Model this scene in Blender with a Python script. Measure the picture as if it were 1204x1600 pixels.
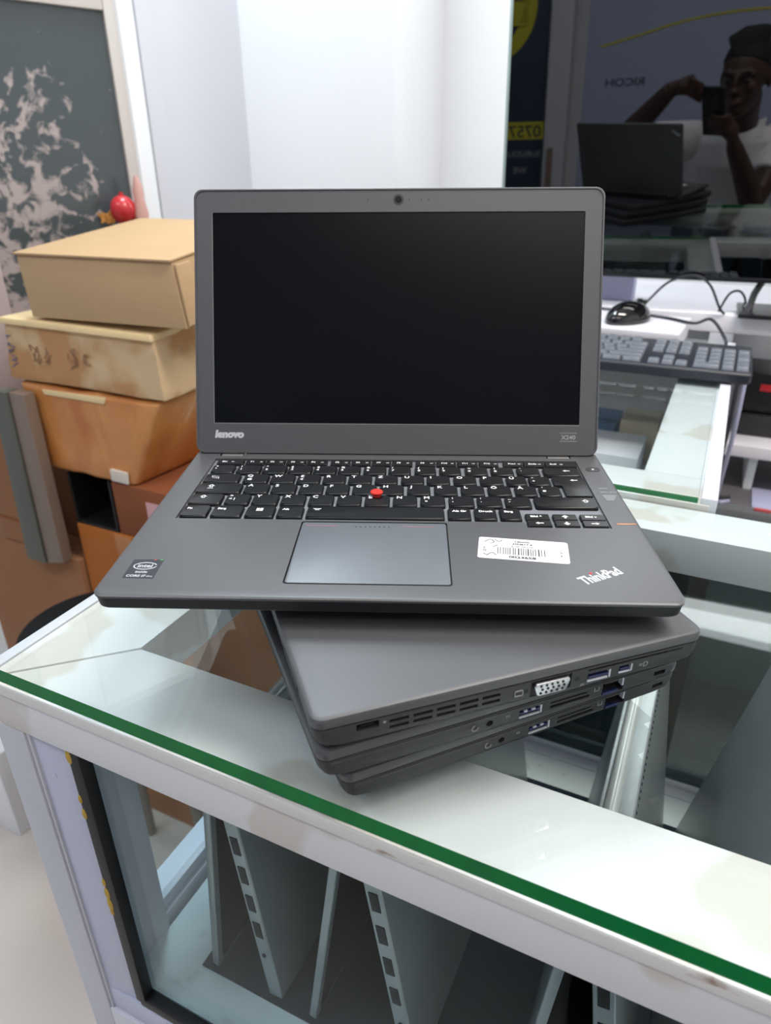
import bpy, bmesh, math, random
from mathutils import Vector, Matrix, Euler
SC = bpy.context.scene
for o in list(bpy.data.objects):
    bpy.data.objects.remove(o)
COL = SC.collection
PI = math.pi
R = math.radians
FLOOR = 1130.0                      # deck of the open laptop lies 1.13 m above the floor (all shapes below in millimetres)
# ------------------------------------------------------------------ camera, light, exposure
cam = bpy.data.cameras.new('camera')
cam.sensor_fit = 'VERTICAL'; cam.sensor_height = 36.0; cam.lens = 36.0 * 1085 / 1600
cam.clip_start = 0.01; cam.clip_end = 50
cam.dof.use_dof = True; cam.dof.focus_distance = 0.43; cam.dof.aperture_fstop = 10.0
camo = bpy.data.objects.new('camera', cam); COL.objects.link(camo)
FWD = Vector((-0.03692, 0.89467, -0.44519)).normalized()
CAMP = Vector((165.7, -296.1, 197.2))
RIGHT = Vector((0.99924, 0.0381, -0.0063)).normalized()
RIGHT = (RIGHT - RIGHT.dot(FWD) * FWD).normalized()
UP = RIGHT.cross(FWD)
camo.matrix_world = Matrix(((RIGHT.x, UP.x, -FWD.x, CAMP.x / 1000), (RIGHT.y, UP.y, -FWD.y, CAMP.y / 1000),
                            (RIGHT.z, UP.z, -FWD.z, (CAMP.z + FLOOR) / 1000), (0, 0, 0, 1)))
SC.camera = camo
SC.view_settings.view_transform = 'Standard'; SC.view_settings.look = 'None'
SC.view_settings.exposure = 0.15; SC.view_settings.gamma = 1.0
SC.view_settings.use_curve_mapping = False
w = bpy.data.worlds.new('world'); SC.world = w; w.use_nodes = True
w.node_tree.nodes['Background'].inputs[0].default_value = (0.72, 0.85, 1.0, 1)
w.node_tree.nodes['Background'].inputs[1].default_value = 0.55

# frame of the shop: u runs along the front counter, n away from its front edge
YAW = R(-23.3)
U = Vector((math.cos(YAW), math.sin(YAW), 0)); N = Vector((-math.sin(YAW), math.cos(YAW), 0))
O = Vector((-87.0, 36.0, 0))
def S(u, n, z):                     # shop frame -> world metres
    p = O + U * u + N * n
    return Vector((p.x / 1000, p.y / 1000, (z + FLOOR) / 1000))
def L(x, y, z):                     # laptop frame -> world metres
    return Vector((x / 1000, y / 1000, (z + FLOOR) / 1000))
CEIL = 1650.0
LIGHTS = [  # u, n, size u, size n, watts, colour
    (950, 420, 1200, 300, 24, (1.0, 0.93, 0.865)),
    (-480, 900, 280, 620, 16, (0.80, 0.92, 1.0)),
    (1000, -900, 1200, 300, 8, (1.0, 0.88, 0.80)),
    (-800, -700, 1200, 300, 10, (0.84, 0.91, 1.0)),
]
# ------------------------------------------------------------------ materials
def lin(c):
    return tuple(((x / 255) / 12.92 if x / 255 <= 0.04045 else ((x / 255 + 0.055) / 1.055) ** 2.4) for x in c)
def mat(name, col, rough=0.5, spec=0.5, metal=0.0, noise=0.0, nscale=30.0, bump=0.0, bscale=200.0, ior=None, coat=0.0, emit=None, srgb=True, stretch=None):
    m = bpy.data.materials.new(name); m.use_nodes = True
    nt = m.node_tree; b = nt.nodes['Principled BSDF']
    c = lin(col) if srgb else col
    b.inputs['Base Color'].default_value = (*c, 1)
    b.inputs['Roughness'].default_value = rough
    b.inputs['Specular IOR Level'].default_value = spec
    b.inputs['Metallic'].default_value = metal
    if ior: b.inputs['IOR'].default_value = ior
    if coat: b.inputs['Coat Weight'].default_value = coat
    if emit:
        b.inputs['Emission Color'].default_value = (*emit[0], 1); b.inputs['Emission Strength'].default_value = emit[1]
    if noise or bump:
        tc = nt.nodes.new('ShaderNodeTexCoord'); mp = nt.nodes.new('ShaderNodeMapping')
        nt.links.new(tc.outputs['Object'], mp.inputs[0])
        if stretch: mp.inputs['Scale'].default_value = stretch
    if noise:
        n = nt.nodes.new('ShaderNodeTexNoise'); n.inputs['Scale'].default_value = nscale; n.inputs['Detail'].default_value = 5
        nt.links.new(mp.outputs[0], n.inputs['Vector'])
        mx = nt.nodes.new('ShaderNodeMix'); mx.data_type = 'RGBA'
        mx.inputs[6].default_value = (*[x * (1 - noise) for x in c], 1); mx.inputs[7].default_value = (*[min(1, x * (1 + noise)) for x in c], 1)
        nt.links.new(n.outputs['Fac'], mx.inputs[0]); nt.links.new(mx.outputs[2], b.inputs['Base Color'])
    if bump:
        n2 = nt.nodes.new('ShaderNodeTexNoise'); n2.inputs['Scale'].default_value = bscale
        nt.links.new(mp.outputs[0], n2.inputs['Vector'])
        bp = nt.nodes.new('ShaderNodeBump'); bp.inputs['Strength'].default_value = bump; bp.inputs['Distance'].default_value = 0.002
        nt.links.new(n2.outputs['Fac'], bp.inputs['Height']); nt.links.new(bp.outputs[0], b.inputs['Normal'])
    return m
def glass_mat(name, tint, ior=1.5, rough=0.0):
    m = bpy.data.materials.new(name); m.use_nodes = True; nt = m.node_tree; nt.nodes.clear()
    out = nt.nodes.new('ShaderNodeOutputMaterial'); mx = nt.nodes.new('ShaderNodeMixShader')
    fr = nt.nodes.new('ShaderNodeFresnel'); fr.inputs[0].default_value = ior
    t = nt.nodes.new('ShaderNodeBsdfTransparent'); t.inputs[0].default_value = (*tint, 1)
    g = nt.nodes.new('ShaderNodeBsdfGlossy'); g.inputs['Roughness'].default_value = rough
    g.inputs['Color'].default_value = (0.95, 1, 0.98, 1)
    ge = nt.nodes.new('ShaderNodeNewGeometry'); ix = nt.nodes.new('ShaderNodeMix')          # the pane reflects alike from both of its faces
    ix.inputs[2].default_value = ior; ix.inputs[3].default_value = 1 / ior
    nt.links.new(ge.outputs['Backfacing'], ix.inputs[0]); nt.links.new(ix.outputs[0], fr.inputs[0])
    nt.links.new(fr.outputs[0], mx.inputs[0]); nt.links.new(t.outputs[0], mx.inputs[1]); nt.links.new(g.outputs[0], mx.inputs[2])
    nt.links.new(mx.outputs[0], out.inputs[0])
    return m
def two_tone(name, c1, c2, scale, lo, hi, rough=0.6, stretch=(1, 1, 1), detail=6, distort=0.0, c3=None, spec=0.4):
    m = bpy.data.materials.new(name); m.use_nodes = True; nt = m.node_tree; b = nt.nodes['Principled BSDF']
    tc = nt.nodes.new('ShaderNodeTexCoord'); mp = nt.nodes.new('ShaderNodeMapping'); mp.inputs['Scale'].default_value = stretch
    n = nt.nodes.new('ShaderNodeTexNoise'); n.inputs['Scale'].default_value = scale; n.inputs['Detail'].default_value = detail
    n.inputs['Distortion'].default_value = distort
    r = nt.nodes.new('ShaderNodeValToRGB')
    r.color_ramp.elements[0].position = lo; r.color_ramp.elements[0].color = (*lin(c1), 1)
    r.color_ramp.elements[1].position = hi; r.color_ramp.elements[1].color = (*lin(c2), 1)
    if c3:
        e = r.color_ramp.elements.new(min(1, hi + 0.12)); e.color = (*lin(c3), 1)
    nt.links.new(tc.outputs['Object'], mp.inputs[0]); nt.links.new(mp.outputs[0], n.inputs['Vector'])
    nt.links.new(n.outputs['Fac'], r.inputs[0]); nt.links.new(r.outputs[0], b.inputs['Base Color'])
    b.inputs['Roughness'].default_value = rough; b.inputs['Specular IOR Level'].default_value = spec
    return m
M = {}
M['deck'] = mat('graphite_soft_plastic', (76, 77, 79), 0.40, 0.75, noise=0.08, nscale=900, bump=0.06, bscale=2500)
M['shell'] = mat('graphite_shell', (74, 75, 78), 0.42, 0.65, noise=0.08, nscale=900, bump=0.05, bscale=2500)
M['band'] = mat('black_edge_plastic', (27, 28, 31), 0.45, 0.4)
M['side'] = mat('dark_side_plastic', (50, 51, 54), 0.5, 0.45, bump=0.04, bscale=2000)
M['key'] = mat('black_key_plastic', (17, 18, 21), 0.36, 0.5)
M['well'] = mat('keyboard_well_plastic', (118, 121, 126), 0.5, 0.4)
M['pad'] = mat('touchpad_surface', (98, 104, 110), 0.38, 0.55)
M['legend'] = mat('white_print', (235, 235, 235), 0.6)
M['grey_print'] = mat('grey_print', (150, 152, 155), 0.6)
M['silver_print'] = mat('silver_print', (205, 207, 210), 0.4, metal=0.3)
M['red_rubber'] = mat('red_rubber', (214, 52, 44), 0.7, 0.3, bump=0.3, bscale=3000)
M['red_print'] = mat('red_print', (205, 40, 45), 0.5)
M['pink_print'] = mat('dull_red_line', (150, 98, 104), 0.5)
M['black'] = mat('matte_black', (9, 9, 10), 0.6)
M['rubber'] = mat('black_rubber', (16, 17, 19), 0.75, 0.3, bump=0.1, bscale=400)
M['screen'] = mat('matte_black_screen', (6, 9, 14), 0.26, 0.13)
M['lens'] = mat('camera_glass', (8, 9, 12), 0.05, 0.8)
M['hinge'] = mat('pale_hinge_metal', (150, 148, 146), 0.35, 0.5, metal=0.5)
M['steel'] = mat('steel', (200, 200, 205), 0.28, 0.5, metal=1.0)
M['usb_blue'] = mat('navy_port_tongue', (36, 44, 88), 0.45)
M['pale_tongue'] = mat('pale_port_rim', (190, 195, 205), 0.4)
M['brass'] = mat('copper_strip', (190, 140, 110), 0.35, metal=0.8)
M['paper'] = mat('white_label_paper', (240, 240, 240), 0.55)
M['ink'] = mat('black_ink', (22, 22, 25), 0.6)
M['chip_label'] = mat('dark_processor_label', (36, 40, 50), 0.35, noise=0.1, nscale=400)
M['green_print'] = mat('green_print', (60, 170, 90), 0.5)
M['white_frame'] = mat('white_painted_aluminium', (220, 220, 229), 0.38, 0.5, noise=0.04, nscale=25)
M['white_top'] = two_tone('white_frame_top_stained', (228, 229, 231), (214, 208, 202), 9, 0.54, 0.57, 0.35, detail=3)
M['post'] = mat('pale_grey_post', (200, 201, 208), 0.4, noise=0.05, nscale=20)
M['bead'] = two_tone('lavender_bead_scuffed', (200, 203, 222), (120, 116, 120), 40, 0.70, 0.78, 0.4, stretch=(1, 1, 0.5))
M['tape'] = two_tone('chipped_white_edge', (228, 226, 222), (135, 92, 66), 18, 0.60, 0.66, 0.5, stretch=(1, 1, 3))
M['gasket'] = mat('black_gasket', (14, 15, 18), 0.55)
M['glue'] = mat('yellow_glue', (196, 160, 60), 0.6)
M['glass_top'] = glass_mat('clear_green_glass', (0.955, 0.98, 0.974))
M['glass_edge'] = mat('green_glass_edge', (0, 122, 58), 0.3, 0.12, noise=0.25, nscale=60, stretch=(1, 1, 0.2))
M['glass_pane'] = glass_mat('clear_pane', (0.90, 0.955, 0.965), 1.1)
M['glass_tint'] = glass_mat('dim_rear_glass', (0.34, 0.40, 0.41), 1.2)  # tint put in to darken the view through, so reflections above it dominate
M['case_white'] = mat('white_board', (222, 228, 228), 0.45, noise=0.05, nscale=30)
M['case_floor'] = two_tone('white_base_dusty', (214, 224, 226), (158, 170, 174), 22, 0.60, 0.72, 0.45)
M['mat_dark'] = mat('dark_blue_mat', (26, 36, 48), 0.6, 0.2)
M['alu'] = mat('satin_aluminium', (164, 169, 171), 0.33, metal=0.55, noise=0.04, nscale=40)
M['alu_edge'] = mat('aluminium_edge', (205, 208, 207), 0.3, metal=0.5)
M['key_sheen'] = mat('sheen_grey_keycap', (104, 110, 120), 0.32, 0.6)  # black keycaps, with the light they reflect painted in as grey
M['kb_body'] = mat('black_keyboard_body', (36, 39, 48), 0.4)
M['wall'] = mat('white_wall_paint', (236, 238, 240), 0.5, 0.4, noise=0.02, nscale=4)
M['wall_grey'] = mat('pale_grey_paint_and_shade', (205, 206, 212), 0.6, noise=0.03, nscale=4)  # on the left wall this grey paints in its weaker light
M['floor'] = mat('cream_floor_tile', (222, 212, 202), 0.35, 0.5, noise=0.04, nscale=6)
M['ceiling'] = mat('ceiling_white', (225, 226, 226), 0.8)
M['tv_screen'] = mat('glossy_black_screen', (3, 3, 4), 0.0, 0.5, ior=1.95)
M['tv_frame'] = mat('tv_frame', (24, 26, 28), 0.3)
M['tv_rim'] = mat('tv_pale_rim', (170, 190, 185), 0.3, metal=0.4)
M['card_new'] = mat('light_cardboard', (190, 158, 120), 0.75, 0.2, noise=0.06, nscale=14, stretch=(1, 1, 6))
M['card_old'] = two_tone('worn_cardboard', (190, 142, 96), (212, 182, 142), 9, 0.48, 0.62, 0.75, detail=4, spec=0.2)
M['card_tape'] = two_tone('taped_orange_cardboard', (186, 112, 52), (212, 146, 84), 10, 0.42, 0.66, 0.3, (1, 1, 0.45), 6, 0.8, (226, 190, 150), 0.5)  # palest streaks paint the tape's gloss into the colour
M['card_brown'] = mat('brown_cardboard', (148, 104, 74), 0.75, 0.2, noise=0.12, nscale=9)
M['card_red'] = mat('reddish_cardboard', (140, 82, 52), 0.7, 0.2, noise=0.1, nscale=12)
M['card_orange'] = mat('orange_cardboard', (176, 104, 48), 0.7, 0.2, noise=0.1, nscale=10)
M['card_flap'] = mat('pale_cardboard_edge', (226, 200, 152), 0.8, 0.2, noise=0.1, nscale=20)
M['pink_label'] = mat('pink_label', (222, 170, 172), 0.6)
M['marker'] = mat('faded_marker_ink', (150, 112, 84), 0.7)
M['blue_ink'] = mat('faded_blue_ink', (112, 108, 132), 0.7)
M['white_tape'] = mat('pale_tape', (226, 214, 198), 0.4)
M['taupe'] = mat('taupe_metal', (128, 110, 96), 0.5, noise=0.1, nscale=10)
M['grey_green'] = mat('grey_green_metal', (88, 88, 80), 0.5, noise=0.1, nscale=10)
M['pic_frame'] = mat('beige_frame', (206, 200, 194), 0.5)
M['pic_pink'] = mat('pinkish_grey_board', (196, 182, 180), 0.6, noise=0.04, nscale=8)
M['orange_leaf'] = mat('orange_leaf', (206, 140, 62), 0.6, noise=0.2, nscale=60)
M['bauble'] = mat('glossy_red', (190, 44, 48), 0.25, 0.6)
M['pink_plastic'] = mat('dusty_pink', (206, 160, 150), 0.6)
M['lav'] = mat('lavender_grey', (176, 178, 206), 0.5)
M['pale_box'] = mat('pale_box_card', (226, 224, 230), 0.5, noise=0.03, nscale=10)
M['desk_grey'] = mat('dark_grey_laminate', (98, 95, 100), 0.6, noise=0.06, nscale=12)
M['printer'] = mat('printer_black', (16, 16, 19), 0.4)
M['printer_grey'] = mat('printer_charcoal', (44, 43, 47), 0.5)
M['blue_box'] = mat('slate_blue_box', (78, 104, 134), 0.5)
M['beige_box'] = mat('beige_box', (196, 178, 150), 0.6)
M['cyan_box'] = mat('pale_cyan_box', (176, 208, 208), 0.5)
M['skin'] = mat('dark_brown_skin', (66, 42, 31), 0.45, 0.45, noise=0.08, nscale=60)
M['hair'] = mat('black_hair', (12, 11, 11), 0.8, noise=0.3, nscale=300, bump=0.6, bscale=500)
M['shirt'] = mat('white_shirt', (232, 232, 236), 0.8, 0.2, noise=0.04, nscale=20)
M['trouser'] = mat('blue_jeans', (66, 84, 116), 0.85, 0.2, noise=0.2, nscale=200)
M['eye_white'] = mat('eye_white', (96, 86, 78), 0.7)
M['lip'] = mat('lips', (86, 46, 42), 0.5)
M['poster'] = mat('poster_pale_blue', (168, 178, 206), 0.5)
M['yellow'] = mat('yellow_print', (206, 196, 40), 0.5)
M['navy_ink'] = mat('navy_print', (38, 44, 70), 0.5)
M['banner'] = mat('navy_banner', (34, 48, 72), 0.5)
M['blue_print'] = mat('blue_print', (60, 80, 140), 0.5)
M['panel_dark'] = mat('dark_panel', (50, 56, 54), 0.6, noise=0.3, nscale=5)
M['lamp_white'] = mat('lamp_housing', (235, 235, 235), 0.5)
def print_mat():
    m = bpy.data.materials.new('dark_glass_blossom_print'); m.use_nodes = True; nt = m.node_tree; b = nt.nodes['Principled BSDF']
    tc = nt.nodes.new('ShaderNodeTexCoord')
    def noise(sc, det, dist):
        n = nt.nodes.new('ShaderNodeTexNoise'); n.inputs['Scale'].default_value = sc; n.inputs['Detail'].default_value = det; n.inputs['Distortion'].default_value = dist
        nt.links.new(tc.outputs['Object'], n.inputs['Vector']); return n.outputs['Fac']
    def mth(op, a, v):
        q = nt.nodes.new('ShaderNodeMath'); q.operation = op
        for i, x in enumerate((a, v)):
            if isinstance(x, (int, float)): q.inputs[i].default_value = x
            else: nt.links.new(x, q.inputs[i])
        return q.outputs[0]
    big = noise(6.0, 2, 0.4); fine = noise(40, 14, 0.7)
    sep = nt.nodes.new('ShaderNodeSeparateXYZ'); nt.links.new(tc.outputs['Object'], sep.inputs[0])
    branch = mth('SUBTRACT', 0.06, mth('ABSOLUTE', mth('SUBTRACT', noise(7, 3, 1.5), 0.5), 0))       # thin winding veins
    branch = mth('MULTIPLY', branch, 2.2)
    left = mth('MULTIPLY', sep.outputs['X'], -1.1)                                                     # the print is denser to its left
    low = mth('MULTIPLY', sep.outputs['Z'], -0.35)
    v = mth('ADD', mth('ADD', mth('ADD', mth('MULTIPLY', big, 0.5), mth('MULTIPLY', fine, 0.95)), branch), mth('ADD', left, low))
    r = nt.nodes.new('ShaderNodeValToRGB'); e = r.color_ramp.elements
    e[0].position = 0.86; e[0].color = (*lin((72, 80, 83)), 1); e[1].position = 1.06; e[1].color = (*lin((170, 158, 155)), 1)
    nt.links.new(v, r.inputs[0]); nt.links.new(r.outputs[0], b.inputs['Base Color']); b.inputs['Roughness'].default_value = 0.2
    return m
M['tree_print'] = print_mat()

# ------------------------------------------------------------------ mesh builder (millimetres in, metres out)
class MB:
    def __init__(self): self.bm = bmesh.new()
    def _merge(self, t, mi=0, mtx=None):
        if mtx is not None: t.transform(mtx)
        for f in t.faces: f.material_index = mi
        me = bpy.data.meshes.new('tmp'); t.to_mesh(me); t.free(); self.bm.from_mesh(me); bpy.data.meshes.remove(me)
    def box(self, x0, x1, y0, y1, z0, z1, bev=0.0, mi=0, seg=2, mtx=None):
        t = bmesh.new(); bmesh.ops.create_cube(t, size=1.0)
        for v in t.verts:
            v.co = Vector(((x0 + x1) / 2 + v.co.x * (x1 - x0), (y0 + y1) / 2 + v.co.y * (y1 - y0), (z0 + z1) / 2 + v.co.z * (z1 - z0)))
        if bev: bmesh.ops.bevel(t, geom=list(t.edges), offset=bev, segments=seg, profile=0.6, affect='EDGES')
        self._merge(t, mi, mtx); return self
    def hexa(self, pts, bev=0.0, mi=0, seg=2, sub=0, jitter=0.0, seed=1):   # 8 corners: 4 bottom ccw then 4 top ccw
        t = bmesh.new(); vs = [t.verts.new(p) for p in pts]
        for q in ((3, 2, 1, 0), (4, 5, 6, 7), (0, 1, 5, 4), (1, 2, 6, 5), (2, 3, 7, 6), (3, 0, 4, 7)): t.faces.new([vs[i] for i in q])
        bmesh.ops.recalc_face_normals(t, faces=t.faces)
        if sub:
            bmesh.ops.subdivide_edges(t, edges=list(t.edges), cuts=sub, use_grid_fill=True)
            rnd = random.Random(seed)
            for v in t.verts: v.co += Vector((rnd.uniform(-1, 1), rnd.uniform(-1, 1), rnd.uniform(-1, 1))) * jitter
        elif bev: bmesh.ops.bevel(t, geom=list(t.edges), offset=bev, segments=seg, profile=0.6, affect='EDGES')
        self._merge(t, mi); return self
    def loft(self, rings, mi=0, cap=True):
        t = bmesh.new(); rr = [[t.verts.new(p) for p in r] for r in rings]; n = len(rr[0])
        for a, b in zip(rr, rr[1:]):
            for i in range(n): t.faces.new((a[i], a[(i + 1) % n], b[(i + 1) % n], b[i]))
        if cap: t.faces.new(list(reversed(rr[0]))); t.faces.new(rr[-1])
        bmesh.ops.recalc_face_normals(t, faces=t.faces)
        self._merge(t, mi); return self
    def prism(self, poly, z0, z1, mi=0, mtx=None, bev=0.0):
        t = bmesh.new(); a = [t.verts.new((x, y, z0)) for x, y in poly]; b = [t.verts.new((x, y, z1)) for x, y in poly]; n = len(poly)
        t.faces.new(list(reversed(a))); t.faces.new(b)
        for i in range(n): t.faces.new((a[i], a[(i + 1) % n], b[(i + 1) % n], b[i]))
        bmesh.ops.recalc_face_normals(t, faces=t.faces)
        if bev: bmesh.ops.bevel(t, geom=list(t.edges), offset=bev, segments=2, profile=0.6, affect='EDGES')
        self._merge(t, mi, mtx); return self
    def cyl(self, c, r, h, axis='z', seg=24, mi=0, r2=None, mtx=None):
        t = bmesh.new(); bmesh.ops.create_cone(t, cap_ends=True, segments=seg, radius1=r, radius2=r if r2 is None else r2, depth=h)
        if axis == 'x': t.transform(Matrix.Rotation(PI / 2, 4, 'Y'))
        if axis == 'y': t.transform(Matrix.Rotation(-PI / 2, 4, 'X'))
        t.transform(Matrix.Translation(c)); self._merge(t, mi, mtx); return self
    def ball(self, c, s, seg=24, mi=0, mtx=None):
        t = bmesh.new(); bmesh.ops.create_uvsphere(t, u_segments=seg, v_segments=seg // 2 + 2, radius=1)
        for v in t.verts: v.co = Vector((c[0] + v.co.x * s[0], c[1] + v.co.y * s[1], c[2] + v.co.z * s[2]))
        self._merge(t, mi, mtx); return self
    def tube(self, pts, r, seg=8, mi=0, smooth=6):
        P = [Vector(p) for p in pts]; n_in = len(P)
        if smooth and len(P) > 2:
            Q = []
            for i in range(len(P) - 1):
                p0 = P[max(i - 1, 0)]; p1 = P[i]; p2 = P[i + 1]; p3 = P[min(i + 2, len(P) - 1)]
                for k in range(smooth):
                    s = k / smooth
                    Q.append(0.5 * ((2 * p1) + (p2 - p0) * s + (2 * p0 - 5 * p1 + 4 * p2 - p3) * s * s + (3 * p1 - p0 - 3 * p2 + p3) * s ** 3))
            Q.append(P[-1]); P = Q
        rings = []; prev = None
        for i, p in enumerate(P):
            d = (P[min(i + 1, len(P) - 1)] - P[max(i - 1, 0)]).normalized()
            if prev is None: a = d.orthogonal().normalized()
            else: a = (prev - prev.dot(d) * d).normalized()
            prev = a; b = d.cross(a)
            rr = r
            if isinstance(r, (list, tuple)):
                q = i * (n_in - 1) / (len(P) - 1); j = min(int(q), n_in - 2); rr = r[j] + (r[j + 1] - r[j]) * (q - j)
            rings.append([p + (a * math.cos(2 * PI * k / seg) + b * math.sin(2 * PI * k / seg)) * rr for k in range(seg)])
        return self.loft(rings, mi)
    def text(self, s, size, mtx, mi=0, depth=0.03, bold=0.0, align='LEFT', sx=1.0, shear=0.0):
        cu = bpy.data.curves.new('txt', 'FONT'); cu.body = s; cu.size = size; cu.extrude = depth; cu.offset = bold; cu.align_x = align; cu.shear = shear
        cu.resolution_u = 3
        ob = bpy.data.objects.new('txt', cu); COL.objects.link(ob)
        dg = bpy.context.evaluated_depsgraph_get(); me = bpy.data.meshes.new_from_object(ob.evaluated_get(dg))
        t = bmesh.new(); t.from_mesh(me); bpy.data.meshes.remove(me); bpy.data.objects.remove(ob); bpy.data.curves.remove(cu)
        t.transform(mtx @ Matrix.Diagonal((sx, 1, 1, 1))); self._merge(t, mi); return self
    def cut(self, cutter):                                    # boolean difference, applied
        a = self.mesh('cut_a'); b = cutter.mesh('cut_b')
        oa = bpy.data.objects.new('cut_a', a); ob = bpy.data.objects.new('cut_b', b); COL.objects.link(oa); COL.objects.link(ob)
        md = oa.modifiers.new('b', 'BOOLEAN'); md.operation = 'DIFFERENCE'; md.object = ob; md.solver = 'EXACT'
        dg = bpy.context.evaluated_depsgraph_get(); me = bpy.data.meshes.new_from_object(oa.evaluated_get(dg))
        self.bm.free(); self.bm = bmesh.new(); self.bm.from_mesh(me); bpy.data.meshes.remove(me)
        for o, m_ in ((oa, a), (ob, b)): bpy.data.objects.remove(o); bpy.data.meshes.remove(m_)
        return self
    def mesh(self, name):
        me = bpy.data.meshes.new(name); self.bm.to_mesh(me); return me
    def build(self, name, mats, parent=None, origin=(0, 0, 0), smooth=35.0):
        bmesh.ops.translate(self.bm, verts=self.bm.verts, vec=-Vector(origin))
        bmesh.ops.scale(self.bm, verts=self.bm.verts, vec=(0.001, 0.001, 0.001))
        me = bpy.data.meshes.new(name); self.bm.to_mesh(me); self.bm.free()
        for m_ in (mats if isinstance(mats, (list, tuple)) else [mats]): me.materials.append(M[m_])
        if smooth:
            me.polygons.foreach_set('use_smooth', [True] * len(me.polygons)); me.set_sharp_from_angle(angle=R(smooth))
        ob = bpy.data.objects.new(name, me); COL.objects.link(ob)
        if parent: ob.parent = parent
        return ob
def tag(o, label=None, cat=None, group=None, kind=None):
    if label: o['label'] = label
    if cat: o['category'] = cat
    if group: o['group'] = group
    if kind: o['kind'] = kind
    return o
def thing(name, label, cat, loc, rz=0.0, group=None, rot=None):
    o = bpy.data.objects.new(name, None); o.empty_display_size = 0.02; COL.objects.link(o); o.location = loc
    o.rotation_euler = rot if rot else (0, 0, rz)
    return tag(o, label, cat, group)
def shop_thing(name, label, cat, u, n, z, group=None, rz=0.0):
    return thing(name, label, cat, S(u, n, z), YAW + rz, group)
def shop_mesh(mb, name, mats, u, n, z, label=None, cat=None, kind=None, group=None, smooth=35.0, rz=0.0):   # verts given in shop frame
    o = mb.build(name, mats, None, (u, n, z), smooth); o.location = S(u, n, z); o.rotation_euler = (0, 0, YAW)
    return tag(o, label, cat, group, kind)
def rrect(x0, x1, y0, y1, r, k=5):
    p = []
    for cx, cy, a in ((x1 - r, y0 + r, -90), (x1 - r, y1 - r, 0), (x0 + r, y1 - r, 90), (x0 + r, y0 + r, 180)):
        for i in range(k + 1): t = R(a + 90 * i / k); p.append((cx + r * math.cos(t), cy + r * math.sin(t)))
    return p
T = Matrix.Translation
def RX(a): return Matrix.Rotation(R(a), 4, 'X')
def RY(a): return Matrix.Rotation(R(a), 4, 'Y')
def RZ(a): return Matrix.Rotation(R(a), 4, 'Z')

# ------------------------------------------------------------------ the room
def room():
    shop_mesh(MB().box(-2600, 2600, -2000, 1600, -1180, -1130), 'floor', 'floor', 0, 0, -1130, kind='structure')
    shop_mesh(MB().box(-2600, 2600, -2000, 1600, CEIL, CEIL + 50), 'ceiling', 'ceiling', 0, 0, CEIL, kind='structure')
    shop_mesh(MB().box(-345, 2600, 1600, 1660, -1130, CEIL), 'wall_back', 'wall', 500, 1600, -1130, kind='structure')
    p = MB().box(-726, -345, 1332, 1660, -1130, CEIL)
    shop_mesh(p, 'wall_pillar', 'wall', -535, 1332, -1130, kind='structure')
    shop_mesh(MB().box(-786, -726, 950, 1660, -1130, CEIL), 'wall_left', 'wall_grey', -750, 1300, -1130, kind='structure')
    # door trims standing proud of the left wall
    shop_mesh(MB().box(-726, -714, 950, 990, -1130, CEIL, 3), 'trim_1', 'wall', -720, 970, -1130, kind='structure')
    shop_mesh(MB().box(-726, -720, 1002, 1046, -1130, CEIL, 2), 'trim_2', 'wall_grey', -720, 1020, -1130, kind='structure')
    shop_mesh(MB().box(2540, 2600, -2000, 1600, -1130, CEIL), 'wall_right', 'wall', 2560, 0, -1130, kind='structure')
    shop_mesh(MB().box(-2600, 2600, -2060, -2000, -1130, CEIL), 'wall_front', 'wall_grey', 0, -2000, -1130, kind='structure')
    where = ['above the far right of the front counter', 'above the stacked laptops', 'behind the photographer on the right', 'behind the photographer on the left']
    for i, (u, n, su, sn, wt, c) in enumerate(LIGHTS):
        t = shop_thing('ceiling_light', 'long white ceiling light panel ' + where[i], 'ceiling light', u, n, CEIL - 40, 'ceiling light panels')
        m = MB().box(-su / 2 - 20, su / 2 + 20, -sn / 2 - 20, sn / 2 + 20, 12, 40, 4)
        m.build('housing', 'lamp_white', t)
        d = mat('lit_diffuser', (255, 255, 255), 0.5, emit=(c, wt / 6.0)); M['diff%d' % i] = d
        MB().box(-su / 2, su / 2, -sn / 2, sn / 2, 6, 12).build('diffuser', 'diff%d' % i, t)
        ld = bpy.data.lights.new('panel_light', 'AREA'); ld.shape = 'RECTANGLE'; ld.size = su / 1000; ld.size_y = sn / 1000
        ld.energy = wt; ld.color = c
        lo = bpy.data.objects.new('panel_light', ld); COL.objects.link(lo); lo.parent = t; lo.location = (0, 0, 0.0)
room()

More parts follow.
